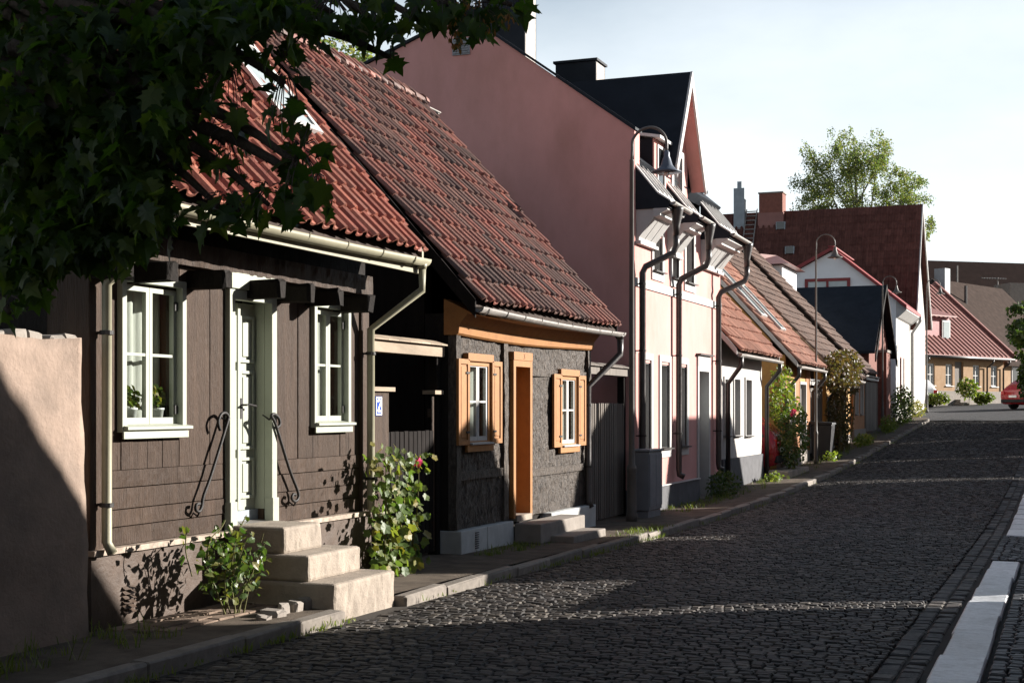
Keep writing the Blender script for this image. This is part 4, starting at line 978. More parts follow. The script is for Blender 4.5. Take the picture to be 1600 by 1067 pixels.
skylight(rf, *q, 37.2, 37.9, 1.2, 2.9, M['white'], M['paleglass'])
ze = W(1300, 588, F+.35).z
h, rf, q = row_house('brown_roof_cottage', 'low cottage with dull brown tile roof half hidden by climbers', 42.6, 47.6, ze, 1.05, -10.4, M['ochreboard'], M['tile4'],
    [(44.0, 44.7, sz(44)+.9, sz(44)+1.9), (45.6, 46.3, sz(44)+.9, sz(44)+1.9)], None, (M['concrete2'], .35), M['white'], pipe=[(42.55, 42.5)], seed=4, rakemat=M['beamwood'], gablemat=M['tar'])
ze = W(1368, 588, F+.35).z
h, rf, q = row_house('dark_roof_cottage', 'dark cottage with steep blackish tile roof and white windows', 48.3, 51.2, ze, 1.05, -10.6, M['redwood'], M['tile4'],
    [(48.8, 49.4, sz(50)+.8, sz(50)+1.9), (50.1, 50.7, sz(50)+.8, sz(50)+1.9)], None, (M['concrete2'], .3), M['white'], seed=5, rakemat=M['tar'], gablemat=M['tar'])
# side gates in the gaps of the row
zt = W(1262, 600, -6.7).z
gate(39.85, 42.4, -6.7, zt+.1, 0, 'pale grey board gate with white head behind the slender lamp', M['greywood'], M['white'], [(39.95, 42.3, zt-.1, M['greywood'])], 'yard_gate')
zt = W(1360, 592, -6.7).z
gate(51.5, 55.0, -6.62, zt+.05, 0, 'tall grey plank gate with white head near the brick house', M['greywood'], M['white'], [(51.6, 54.9, zt-.12, M['greywood'])], 'yard_gate')

# ridge running away from the street, gable to the street
def cross_house(name, label, X0, Xback, yn, yf, yr, ze, zr, wallmat, roofmat, gablemat, over=.3, ribs=None):
    """ridge along x at y=yr; slopes face the camera (near) and away (far)"""
    zg = sz(yr); h = thing(name, label, 'house', (X0, yr, zg))
    part('street_gable', gablemat, h, lambda m: m.prism([(yn, zg-.6), (yf, zg-.6), (yf, ze), (yr, zr-.12), (yn, ze)], 'x', X0-.25, X0))
    part('rear_gable', wallmat, h, lambda m: m.prism([(yn, zg-.6), (yf, zg-.6), (yf, ze), (yr, zr-.12), (yn, ze)], 'x', Xback, Xback+.25))
    boxpart('side_wall', wallmat, h, Xback+.25, X0-.25, yn, yn+.25, zg-.6, ze+.0)
    boxpart('side_wall', wallmat, h, Xback+.25, X0-.25, yf-.25, yf, zg-.6, ze+.0)
    kn = (zr-ze)/(yr-yn); kf = (zr-ze)/(yf-yr); a, b = yn-over, yf+over
    rf = part('roof', roofmat, h, lambda m: m.prism([(a, ze-over*kn), (yr, zr), (yr, zr+.1), (a, ze-over*kn+.1)], 'x', Xback-.2, X0+.25))
    part('far_slope', roofmat, rf, lambda m: m.prism([(yr+.002, zr), (b, ze-over*kf), (b, ze-over*kf+.1), (yr+.002, zr+.1)], 'x', Xback-.2, X0+.25))
    if ribs:
        d = Vector((0, a-yr, ze-over*kn-zr)); L = d.length; d.normalize(); n = Vector((0, -abs(d.z), abs(d.y)))
        m = MB(); x = Xback-.2; w, ex = ribs; nr = int(L/ex)
        while x < X0+.2:
            for r in range(nr):
                t0, t1 = L-ex*r, max(L-ex*(r+1)-.04, 0)
                base = Vector((x, yr, zr+.1)); pr = [(0, .0), (.035, .035), (.07, .045), (.105, .035), (.14, .0), (w+.005, .0)]
                vs = [base+d*t0+n*(z+.035)+Vector((q, 0, 0)) for q, z in pr]+[base+d*t1+n*(z+.005)+Vector((q, 0, 0)) for q, z in pr]
                m.add(vs, [(i, i+1, 7+i, 6+i) for i in range(5)])
            x += w
        tag(m.build('roof_tiles', roofmat, rf), kind='stuff')
    return h, rf
# brick house with the big black roof
rd = WP(1368, 450, 56.6)
h, rf = cross_house('brick_house', 'narrow brick house with broad black roof facing the camera', -6.75, -16, 53.6, 59.9, 56.6, 3.9, rd.z, M['brick'], M['navy'], M['brick'])
part('verge_board', M['tar'], rf, lambda m: m.prism([(53.2, 3.35), (56.6, rd.z-.05), (60.3, 3.35), (60.3, 3.6), (56.6, rd.z+.14), (53.2, 3.6)], 'x', -6.49, -6.44))
boxpart('corner_pier', M['brick'], h, -6.9, -6.42, 56.2, 57.6, .4, W(1390, 552, -6.42).z)
boxpart('pier_cap', M['concrete2'], h, -6.92, -6.38, 56.15, 57.65, W(1390, 552, -6.42).z+.003, W(1390, 552, -6.42).z+.1)
# white house: street block with gable towards the camera
def white_house():
    yA, yB = 61.2, 67.5; zg = sz(64)
    ap = WP(1300, 393, yA); rt = WP(1371, 447, yA); lf = WP(1215, 440, yA)
    s = (ap.z-rt.z)/(rt.x-ap.x); sb = (ap.z-lf.z)/(ap.x-lf.x)
    h = thing('white_gabled_house', 'white house with shaded gable and red roof edges turned to the camera', 'house', (F, 64, zg))
    zE = ap.z-(F-ap.x)*s; Xb = -14.5
    part('gable_wall', M['bluewhite'], h, lambda m: m.prism([(Xb, zg-.6), (F, zg-.6), (F, zE), (ap.x, ap.z), (Xb, ap.z-(ap.x-Xb)*sb)], 'y', yA, yA+.3))
    hl = [(62.6, 63.3, zg+.5, zg+2.6), (64.0, 64.5, zg+.5, zg+2.6)]
    part('wall', M['stucco'], h, lambda m: wallgrid(m, F-.3, F+.001, yA+.301, yB, zg-.6, zE, hl))
    for (a, b, c, d) in hl:
        w = part('window', M['reddark'], h, lambda m: m.ring(F-.15, F-.02, a, b, c, d, .05))
        part('pane', M['dkglass'], w, lambda m: m.box(F-.12, F-.11, a+.05, b-.05, c+.05, d-.05))
    rf = part('roof', M['reddark'], h, lambda m: m.prism([(F+.45, zE-.45*s), (F+.45, zE-.45*s+.14), (ap.x, ap.z+.17), (ap.x, ap.z+.03)], 'y', yA-.25, yB))
    part('rear_slope', M['reddark'], rf, lambda m: m.prism([(Xb-.3, ap.z-(ap.x-Xb+.3)*sb), (ap.x-.002, ap.z+.03), (ap.x-.002, ap.z+.17), (Xb-.3, ap.z-(ap.x-Xb+.3)*sb+.14)], 'y', yA-.25, yB))
    part('ridge_cap', M['reddark'], rf, lambda m: m.box(ap.x-.13, ap.x+.13, yA-.28, yB, ap.z+.172, ap.z+.22))
    part('cornice', M['white'], h, lambda m: m.prism([(F+.002, zE-.75), (F+.1, zE-.7), (F+.42, zE-.45*s-.05), (F+.42, zE-.45*s-.005), (F+.002, zE-.02)], 'y', yA+.0, yB))
    part('downpipe', M['white'], h, lambda m: m.tube([(F+.46, yB-.6, zE-.35), (F+.46, yB-.6, zE-.55), (F+.1, yB-.6, zE-1.1), (F+.1, yB-.6, zg+.2)], .07, 8), smooth=True)
    c = WP(1293, 449, yA); x0, x1, z0, z1 = c.x-.95, c.x+.95, c.z-.62, c.z+.38
    gw = part('gable_window', M['reddark'], h, lambda m: m.box(x0, x0+.13, yA-.07, yA-.002, z0, z1).box(x1-.13, x1, yA-.07, yA-.002, z0, z1).box(x0+.13, x1-.13, yA-.07, yA-.002, z1-.13, z1).box(c.x-.05, c.x+.05, yA-.065, yA-.002, z0, z1-.13))
    for a, b in ((x0+.13, c.x-.05), (c.x+.05, x1-.13)): boxpart('pane', M['paleglass'], gw, a, b, yA-.03, yA-.02, z0, z1-.13)
white_house()
# long red tiled house behind with gable to the street
rd = W(1431, 323, F+.2)
h10, rf10 = cross_house('long_red_roof_house', 'long house with big dark red tiled roof, chimneys and roof ladder', F-.02, -24, 67.6, 74.6, 70.2, 6.2, WP(1431, 323, 70.2).z, M['bluewhite'], M['tiledk'], M['stucco'], .5, (.27, .42))
zr10 = WP(1431, 323, 70.2).z
def on_roof(px, py):
    """point on the camera-facing slope of the long red roof"""
    k = (zr10-6.2)/(70.2-67.6); a = (px-800)/FOC; b = (HZ-py)/FOC
    fw = (zr10-70.2*k-CZ)/(b-k*(a*SN+CS)); return PD(px, py, fw)
p = on_roof(1156, 350); sc = p.dot(Vector((-SN, CS, 0)))/FOC
part('metal_flue', M['bluegrey'], rf10, lambda m: m.box(p.x-.27, p.x+.27, p.y-.2, p.y+.35, p.z-.6, p.z+1.75).box(p.x-.12, p.x+.1, p.y-.05, p.y+.15, p.z+1.752, p.z+2.1))
p = on_roof(1206, 340)
ch = part('brick_chimney', M['brick'], rf10, lambda m: m.box(p.x-.58, p.x+.58, p.y-.3, p.y+.6, p.z-.5, p.z+1.15))
part('chimney_cap', M['concrete2'], ch, lambda m: m.box(p.x-.62, p.x+.62, p.y-.34, p.y+.64, p.z+1.153, p.z+1.22))
part('chimney_flashing', M['redmetal'], ch, lambda m: m.box(p.x-.63, p.x+.63, p.y-.34, p.y+.2, p.z-.7, p.z+.2))
a_, b_ = on_roof(1176, 331), on_roof(1168, 394)
for dx in (-.26, .26): part('ladder_rail', M['zinc'], rf10, lambda m: m.tube([a_+Vector((dx, -.15, .1)), b_+Vector((dx, -.15, .1))], .03, 6))
for k in range(9):
    c = a_.lerp(b_, (k+.5)/9)+Vector((0, -.15, .1)); part('ladder_rung', M['zinc'], rf10, lambda m: m.tube([c-Vector((.26,0,0)), c+Vector((.26,0,0))], .028, 6))
for px, py in ((1221, 354), (1235, 392)):
    c = on_roof(px, py); part('roof_window', M['dkglass'], rf10, lambda m: m.box(c.x-.18, c.x+.18, c.y-.25, c.y+.1, c.z-.15, c.z+.18))
    part('roof_window_frame', M['bluegrey'], rf10, lambda m: m.box(c.x-.22, c.x-.182, c.y-.27, c.y+.1, c.z-.17, c.z+.2).box(c.x+.182, c.x+.22, c.y-.27, c.y+.1, c.z-.17, c.z+.2).box(c.x-.18, c.x+.18, c.y-.27, c.y+.1, c.z+.182, c.z+.2))
part('verge_board', M['white'], rf10, lambda m: m.prism([(67.1, 5.3), (70.2, zr10-.15), (75.1, 5.6), (75.1, 5.85), (70.2, zr10+.12), (67.1, 5.6)], 'x', F+.235, F+.29))
# low white annexe with red hipped roof, seen behind the cottages
an = thing('white_annexe', 'small white annexe with pinkish red roof behind the cottage roofs', 'outbuilding', (-13, 52, .6))
c0, c1 = WP(1168, 425, 52), WP(1222, 425, 52)
part('wall', M['bluewhite'], an, lambda m: m.box(c0.x, c1.x, 52, 55, 0, WP(1200, 415, 52).z))
zt = WP(1200, 414, 52).z
part('roof', M['redmetal'], an, lambda m: m.add([(c0.x-.3, 51.7, zt+.003), (c1.x+.3, 51.7, zt+.003), (c1.x+.3, 55.3, zt+.003), (c0.x-.3, 55.3, zt+.003), (c0.x+.25, 53.2, zt+.55), (c0.x+.7, 54, zt+.55)], [(0,3,2,1),(0,1,5,4),(1,2,5),(2,3,4,5),(3,0,4)]))

# ================================================================== far end: yellow house, its neighbours
A = PD(1436, 632, 74.0); B = PD(1568, 632, 80.0); dv = (B-A); LW = Vector((dv.x, dv.y)).length; ang = math.atan2(dv.y, dv.x)
def yellow_house():
    zg = sz(80)-.05
    h = thing('yellow_house', 'yellow house with red metal roof and dormers at the far junction', 'house', (A.x, A.y, zg), rot=ang)
    ez = 2.62; D = 9.0; rz_ = ez+4.3
    # local frame: x along the front, y inwards
    def front_wall(m):
        mm = MB(); hs = []
        for px in (1453, 1479, 1520, 1548):
            f = (px-1436)/(1568-1436); f = f*1.04-.0; hs.append((f*LW-.36, f*LW+.36, 1.0, 2.15))
        f = (1496-1436)/132; hs.append((f*LW-.45, f*LW+.45, .25, 2.3))
        wallgrid(mm, -.3, 0, 0, LW, -.5, ez, hs)
        m.v = [Vector((v.y, -v.x, v.z)) for v in mm.v]; m.f = mm.f
        return hs
    m = MB(); hs = front_wall(m); m.build('wall', M['yellow'], h)
    part('plinth', M['concrete2'], h, lambda m: m.box(-.02, LW+.02, -.06, -.003, -.5, .72))
    for i, (a, b, c, d) in enumerate(hs):
        if i < 4:
            w = part('window', M['white'], h, lambda m: m.box(a, a+.07, .06, .12, c, d).box(b-.07, b, .06, .12, c, d).box(a+.07, b-.07, .06, .12, d-.07, d).box(a+.07, b-.07, .06, .12, c, c+.07).box((a+b)/2-.03, (a+b)/2+.03, .06, .11, c+.07, d-.07).box(a+.07, (a+b)/2-.03, .06, .1, (c+d)/2-.02, (c+d)/2+.02).box((a+b)/2+.03, b-.07, .06, .1, (c+d)/2-.02, (c+d)/2+.02))
            part('pane', M['paleglass'], w, lambda m: m.box(a+.07, b-.07, .12, .13, c+.07, d-.07))
            part('sill', M['white'], w, lambda m: m.box(a-.05, b+.05, -.07, .05, c-.05, c-.002))
        else:
            part('door', M['greywood'], h, lambda m: m.box(a, b, .12, .18, c, d))
            sp = part('step', M['concrete2'], h, lambda m: m.box(a-.2, b+.2, -.65, -.061, -.4, .1).box(a-.1, b+.1, -.4, -.062, .102, .26))
    rf = part('roof', M['redmetal'], h, lambda m: m.prism([(-.45, ez-.12), (-.45, ez-.02), (4.5, rz_+.1), (4.5, rz_)], 'x', -.3, LW+.3))
    part('rear_slope', M['redmetal'], rf, lambda m: m.prism([(9.4, ez-.12), (4.502, rz_), (4.502, rz_+.1), (9.4, ez-.02)], 'x', -.3, LW+.3))
    k = -.2
    while k < LW+.25:
        part('standing_seam', M['redmetal'], rf, lambda m: m.prism([(-.45, ez-.018), (-.45, ez+.05), (4.5, rz_+.17), (4.5, rz_+.102)], 'x', k, k+.05)); k += .48
    part('parapet', M['redmetal'], rf, lambda m: m.prism([(-.55, ez-.2), (-.55, ez+.12), (4.5, rz_+.32), (9.5, ez+.12), (9.5, ez-.2)], 'x', LW+.302, LW+.5))
    for x0 in (0, LW-.25):
        part('gable_wall', M['yellow'], h, lambda m: m.prism([(.31, -.5), (9.0, -.5), (9.0, ez-.2), (4.5, rz_-.1), (.31, ez-.0)], 'x', x0, x0+.25))
    part('gutter', M['darkpipe'], h, lambda m: m.tube([(-.3, -.52, ez-.12), (LW+.3, -.52, ez-.12)], .07, 8), smooth=True)
    for xx in (.15, LW-2.0, LW-.2):
        part('downpipe', M['darkpipe'], h, lambda m: m.tube([(xx, -.5, ez-.15), (xx, -.45, ez-.35), (xx, -.1, ez-.6), (xx, -.1, .1)], .05, 6), smooth=True)
    # long flat dormer
    d = part('dormer', M['reddark'], h, lambda m: m.box(.5, 4.3, .75, 4.4, ez+.7, ez+2.1))
    part('dormer_roof', M['redmetal'], d, lambda m: m.prism([(.4, ez+2.103), (.4, ez+2.16), (4.4, ez+3.6), (4.4, ez+3.4)], 'x', .3, 4.5))
    for xx in (.75, 3.45):
        w = part('dormer_window', M['white'], d, lambda m: m.box(xx, xx+.8, .66, .745, ez+.8, ez+1.95))
        part('pane', M['paleglass'], w, lambda m: m.box(xx+.1, xx+.7, .64, .655, ez+.9, ez+1.85))
yellow_house()
def far_house(name, label, a, b, depth, eave, ridge, wallm, roofm, ch=()):
    d = b-a; L = Vector((d.x, d.y)).length; an = math.atan2(d.y, d.x)
    h = thing(name, label, 'house', (a.x, a.y, a.z), rot=an)
    part('wall', wallm, h, lambda m: m.prism([(0, -1), (depth, -1), (depth, eave), (depth/2, ridge-.1), (0, eave)], 'x', 0, L))
    sl = (ridge-eave)/(depth/2)
    rf = part('roof', roofm, h, lambda m: m.prism([(-.4, eave-.4*sl), (-.4, eave-.4*sl+.14), (depth/2, ridge+.14), (depth/2, ridge)], 'x', -.3, L+.3))
    part('rear_slope', roofm, rf, lambda m: m.prism([(depth+.4, eave-.4*sl), (depth/2+.002, ridge), (depth/2+.002, ridge+.14), (depth+.4, eave-.4*sl+.14)], 'x', -.3, L+.3))
    return h, rf, L
A2 = PD(1569, 640, 84.0); B2 = PD(1680, 640, 92.0); A2.z = B2.z = sz(86)
h, rf, L2 = far_house('orange_house', 'house with dull brown roof and roof light right of the yellow house', A2, B2, 10, 2.5, 7.5, M['yellow'], M['brownroof'])
part('chimney', M['bluegrey'], rf, lambda m: m.box(.6, 1.3, 4.0, 4.7, 5.8, 8.2)); part('lit_chimney_face', M['white'], rf, lambda m: m.box(1.301, 1.32, 4.05, 4.65, 6.5, 8.15))  # white plate puts sunlight into the colour of one chimney side
part('skylight', M['white'], rf, lambda m: m.prism([(1.3, 3.98), (2.3, 4.98), (2.3, 5.1), (1.3, 4.1)], 'x', .5, 1.2))
part('flue', M['darkpipe'], rf, lambda m: m.tube([(2.4, 3.5, 5.5), (2.4, 3.5, 7.2)], .1, 8))
for k in range(3):
    w = part('window', M['white'], h, lambda m: m.box(1+k*2.4, 1.9+k*2.4, -.05, -.003, 1.0, 2.1)); part('pane', M['dkglass'], w, lambda m: m.box(1.08+k*2.4, 1.82+k*2.4, -.06, -.051, 1.08, 2.02))
A3 = PD(1432, 640, 100.0); B3 = PD(1720, 640, 104.0); A3.z = B3.z = sz(100); zt = PD(1520, 412, 108).z-A3.z
h, rf, L3 = far_house('dark_roof_building', 'wide building with plain dark roof behind the far houses', A3, B3, 12, zt-5.5, zt, M['concrete2'], M['darkroof'])
c = L3*(1592-1432)/288
part('chimney_block', M['concrete2'], rf, lambda m: m.box(c-1.0, c+1.6, -.2, 1.8, zt-5, zt-2.0))
for px, hh in ((1506, 2.8), (1569, 1.4)):
    x = L3*(px-1432)/288
    an_ = part('antenna_mast', M['zinc'], rf, lambda m: m.tube([(x, 1.0, zt-4.2), (x, 1.0, zt-2.3+hh*.55)], .05, 6))
    if px > 1550: part('antenna_array', M['zinc'], an_, lambda m: [m.tube([(x-1.2+j*.22, .8, zt-1.65), (x-1.2+j*.22, 1.2, zt-1.55)], .03, 5) for j in range(9)]+[m.tube([(x-1.3, 1, zt-1.6), (x+.7, 1, zt-1.6)], .03, 5)])

# ================================================================== the near side of the street (unseen houses and walls, shaped for the shadows they cast)
def opposite_house(label, y0, y1, X0, depth, ze, zr, wallm, roofm, gablefront, group='houses across the street'):
    zg = rz((y0+y1)/2); h = thing('opposite_house', label, 'house', (X0, (y0+y1)/2, zg), group); X1 = X0+depth; ym = (y0+y1)/2; Xm = X0+depth/2
    if gablefront:
        part('wall', wallm, h, lambda m: m.prism([(y0, zg-.4), (y1, zg-.4), (y1, ze), (ym, zr), (y0, ze)], 'x', X0, X1))
        k = (zr-ze)/(ym-y0)
        part('roof', roofm, h, lambda m: m.prism([(y0-.2, ze-.2*k+.003), (ym, zr+.003), (y1+.2, ze-.2*k+.003), (y1+.2, ze-.2*k+.12), (ym, zr+.13), (y0-.2, ze-.2*k+.12)], 'x', X0-.2, X1+.2))
    else:
        part('wall', wallm, h, lambda m: m.prism([(X0, zg-.4), (X1, zg-.4), (X1, ze), (Xm, zr), (X0, ze)], 'y', y0, y1))
        k = (zr-ze)/(depth/2)
        part('roof', roofm, h, lambda m: m.prism([(X0-.3, ze-.3*k+.003), (Xm, zr+.003), (X1+.3, ze-.3*k+.003), (X1+.3, ze-.3*k+.12), (Xm, zr+.13), (X0-.3, ze-.3*k+.12)], 'y', y0-.15, y1+.15))
    nw = max(1, int((y1-y0)/1.7)); st_ = (y1-y0)/nw
    for i in range(nw):
        yc = y0+st_*(i+.5)
        if nw > 2 and i == nw//2:
            boxpart('door', M['greywood'], h, X0-.04, X0-.002, yc-.45, yc+.45, zg, zg+2.05)
        else:
            w = boxpart('window', M['white'], h, X0-.05, X0-.002, yc-.4, yc+.4, zg+.9, zg+2.05)
            for q in (-.34, .03): boxpart('pane', M['dkglass'], w, X0-.06, X0-.051, yc+q, yc+q+.31, zg+.97, zg+1.98)
    return h
OH = [('tall house across the street from the garden wall', -9, 8.35, 1.7, 7, 5.0, 9.2, 'yellow', 'tile1', False),
      ('gable fronted house across the street from the brown cottage', 9.0, 15.15, 1.7, 7.5, 3.38, 6.95, 'brick', 'tile2', True),
      ('small gabled house across the street from the tarred cottage', 20.4, 24.1, 1.7, 3.2, 2.6, 4.85, 'redwood', 'tile1', True),
      ('narrow gabled house across the street from the slatted gate', 26.9, 30.5, 1.7, 2.8, 2.65, 5.2, 'brick', 'tile2', True),
      ('low house across the street from the pink house', 33.1, 37.6, 1.7, 3.4, 2.75, 5.35, 'redwood', 'tile1', False),
      ('plastered house across the street from the white cottage', 41.4, 45.0, 1.7, 3.4, 2.95, 5.2, 'brown', 'tile2', False),
      ('plank house across the street from the ochre cottage', 48.2, 53.4, 1.7, 3.4, 3.5, 5.9, 'redwood', 'tile1', False),
      ('farther house across the street beside the junction', 56.7, 64.0, 1.7, 3.6, 4.1, 6.8, 'brown', 'tile2', False)]
for lab, a, b, X0, dp, ze, zr, wm, rm, gf in OH: opposite_house(lab, a, b, X0, dp, ze, zr, M[wm], M[rm], gf)
t = thing('yard_wall', 'plastered yard wall with tiled cap across the street', 'wall', (1.9, 18.1, 0))
boxpart('wall', M['stucco'], t, 1.75, 2.05, 15.95, 20.1, -.3, 2.18); part('cap', M['tile1'], t, lambda m: m.prism([(1.65, 2.183), (2.15, 2.183), (1.9, 2.30)], 'y', 15.95, 20.1))
t = thing('garden_wall', 'low plastered wall across the street beyond the small gabled house', 'wall', (1.9, 25.5, 0))
boxpart('wall', M['stucco'], t, 1.75, 2.05, 24.4, 26.7, -.4, 2.2); part('cap', M['tile1'], t, lambda m: m.prism([(1.65, 2.203), (2.15, 2.203), (1.9, 2.35)], 'y', 24.4, 26.7))

# ================================================================== vegetation kit
MAPLE = [(0,-.02),(.13,-.16),(.34,-.10),(.27,.06),(.50,.16),(.36,.30),(.58,.52),(.36,.50),(.20,.58),(.12,.78),(0,1.0),(-.12,.78),(-.20,.58),(-.36,.50),(-.58,.52),(-.36,.30),(-.50,.16),(-.27,.06),(-.34,-.10),(-.13,-.16)]
def maple_leaf(fold=.18, droop=.25):
    vs = [(0, .30, -.02)] + [(x, y, abs(x)*fold - droop*y*y*.5 - .15*x*x) for x, y in MAPLE]; n = len(MAPLE)
    return vs, [(0, 1+i, 1+(i+1) % n) for i in range(n)]
def simple_leaf(n=3, w=.34, fold=.15, droop=.2):
    vs = []
    for i in range(n+1):
        t = i/n; ww = w*math.sin(math.pi*(.08+.92*t)**.8) if 0 < i < n else (.03 if i == 0 else .0)
        vs += [(-ww, t, fold*ww-droop*t*t), (0, t, -droop*t*t), (ww, t, fold*ww-droop*t*t)]
    fs = []
    for i in range(n): fs += [(3*i, 3*i+1, 3*i+4, 3*i+3), (3*i+1, 3*i+2, 3*i+5, 3*i+4)]
    return vs, fs
def lobed_leaf():
    pts = [(0,-.1),(.3,-.16),(.46,.1),(.38,.24),(.52,.42),(.36,.56),(.24,.56),(0,.78),(-.24,.56),(-.36,.56),(-.52,.42),(-.38,.24),(-.46,.1),(-.3,-.16)]
    vs = [(0, .2, -.05)]+[(x, y, .1*abs(x)-.12*y*y) for x, y in pts]; n = len(pts)
    return vs, [(0, 1+i, 1+(i+1) % n) for i in range(n)]
def leaf_rot(nrm, tip):
    n = Vector(nrm).normalized(); t = Vector(tip); t = (t-n*t.dot(n)); t = t.normalized() if t.length > 1e-4 else n.orthogonal().normalized()
    x = t.cross(n); return Matrix((x, t, n)).transposed()
def rvec(): 
    while True:
        v = Vector((rnd(-1,1), rnd(-1,1), rnd(-1,1)))
        if .05 < v.length < 1: return v.normalized()
def add_leaf(m, shape, p, q, s): m.add([p+q@(Vector(v)*s) for v in shape[0]], shape[1])
LEAFMESH = {}
def leaf_obj(name, key, shape, mat, parent, p, q, s):
    if key not in LEAFMESH:
        me = bpy.data.meshes.new(name); me.from_pydata(shape[0], [], shape[1]); me.materials.append(mat); me.update(); LEAFMESH[key] = me
    o = bpy.data.objects.new(name, LEAFMESH[key]); COL.objects.link(o); o.parent = parent
    o.matrix_basis = Matrix.Translation(p-ORG[parent]) @ q.to_4x4() @ Matrix.Scale(s, 4)
    ORG[o] = ORG[parent]; return o

# ------------------------------------------------------------------ maple overhanging the wall
def maple():
    base = Vector((-7.6, 4.3, .0)); t = thing('maple_tree', 'dark overhanging maple with broad lobed leaves at the upper left', 'tree', base)
    tr = MB(); tr.tube(smoothpath([base, base+Vector((.1,.05,1.2)), base+Vector((.35,.1,2.5)), base+Vector((.6,.3,4.2)), base+Vector((.6,.5,6.5))], 5), [.26-.011*i for i in range(21)], 12)
    trunk = tr.build('trunk', M['bark'], t, smooth=True)
    # masses of leaves: pixel centre, pixel radii, depth, count
    mass = [(60,120,120,170,6.0,620),(40,300,110,150,6.2,560),(170,90,110,140,5.9,520),(170,250,95,130,5.8,460),(120,350,100,70,6.0,330),(30,410,65,65,6.3,190),(225,310,50,65,5.7,150),
            (290,50,90,75,5.7,260),(260,170,52,95,5.6,170),(370,22,65,48,5.5,120),(195,375,55,30,5.8,60),(430,8,70,22,5.6,60)]
    edge = [(445,130,30,70,5.3,26),(470,260,35,60,5.2,28),(495,300,25,30,5.2,10),(420,320,45,30,5.3,16),(350,330,45,30,5.4,18),(360,120,50,55,5.4,26),(350,225,50,55,5.4,20),(520,20,70,28,5.5,44),(590,35,42,38,5.5,24),(480,55,26,22,5.5,7),(690,12,55,24,5.6,38),(745,32,38,28,5.6,30),(800,8,22,16,5.6,9),(660,32,22,22,5.6,8),(610,90,12,20,5.5,4),(265,360,35,30,5.6,10),(160,405,50,20,5.7,8),(15,490,22,25,5.6,6)]
    twigs = MB(); tips = []
    sh = [maple_leaf(.15,.25), maple_leaf(.3,.55), maple_leaf(-.12,.4), maple_leaf(.42,.7)]
    crown = MB()
    def pose(p):
        nrm = Vector((rnd(-.8,.9), rnd(-1.1,.6), rnd(.1,1.1))); tip = Vector((rnd(-.6,.7), rnd(-.6,.6), rnd(-1.5,-.3)))
        return leaf_rot(nrm, tip)
    for (px, py, rx, ry, d, n) in mass:
        c = PD(px, py, d); tips.append(c)
        for i in range(int(n*1.5)):
            while True:
                a, b, e = rnd(-1,1), rnd(-1,1), rnd(-1,1)
                if a*a+b*b+e*e < 1: break
            p = PD(px+a*rx, py+b*ry, d+e*.75); add_leaf(crown, random.choice(sh), p, pose(p), rnd(.045,.10))
    # the rest of the crown, above the picture
    for i in range(2600):
        while True:
            v = Vector((rnd(-1,1), rnd(-1,1), rnd(-1,1)))
            if v.length < 1: break
        p = Vector((-5.6+v.x*2.6, 4.3+v.y*2.4, 5.3+v.z*1.9)); u, w_, fw = proj(p)
        if w_ > -15 and fw > .5 and -100 < u < 1700: continue
        add_leaf(crown, random.choice(sh), p, pose(p), rnd(.09,.16))
    cr = crown.build('crown', M['maple'], t); tag(cr, kind='stuff')
    for (px, py, rx, ry, d, n) in edge:
        c = PD(px, py, d); tips.append(c)
        for i in range(n):
            a, b = rnd(-1,1), rnd(-1,1); p = PD(px+a*rx, py+b*ry, d+rnd(-.35,.35)); k = random.randrange(4)
            leaf_obj('leaf', ('maple', k), sh[k], M['maple'], cr, p, pose(p), rnd(.05,.11))
            q = p+rvec()*.06; twigs.tube([p, p.lerp(c, .25)+Vector((0,0,.04)), c.lerp(p, .3)+Vector((0,0,.06))], [.0015,.002,.003], 4)
    # limbs
    lb = MB()
    for c in tips:
        s0 = base+Vector((.45,.2,rnd(2.6,4.0))); mid = s0.lerp(c, .5)+Vector((0,0,.45))
        lb.tube(smoothpath([s0, mid, c.lerp(mid,.25)+Vector((0,0,.12)), c], 4), [.06-.0042*i for i in range(13)], 6)
    lb.build('limb', M['bark'], trunk, smooth=True); tag(twigs.build('twigs', M['bark'], trunk), kind='stuff')
    # bunches of reddish winged seeds in the right sprig
    sd = MB(); sl = simple_leaf(2, .22, .1, .1)
    for px, py in ((712,68),(745,12),(725,6),(793,22),(706,40),(760,40),(735,40)):
        c = PD(px, py, 5.5)
        for i in range(22): p = c+rvec()*rnd(0,.045); add_leaf(sd, sl, p, leaf_rot(rvec(), Vector((rnd(-.5,.5),rnd(-.5,.5),-1))), rnd(.02,.034))
    tag(sd.build('seed_bunches', M['seed'], t), kind='stuff')
maple()

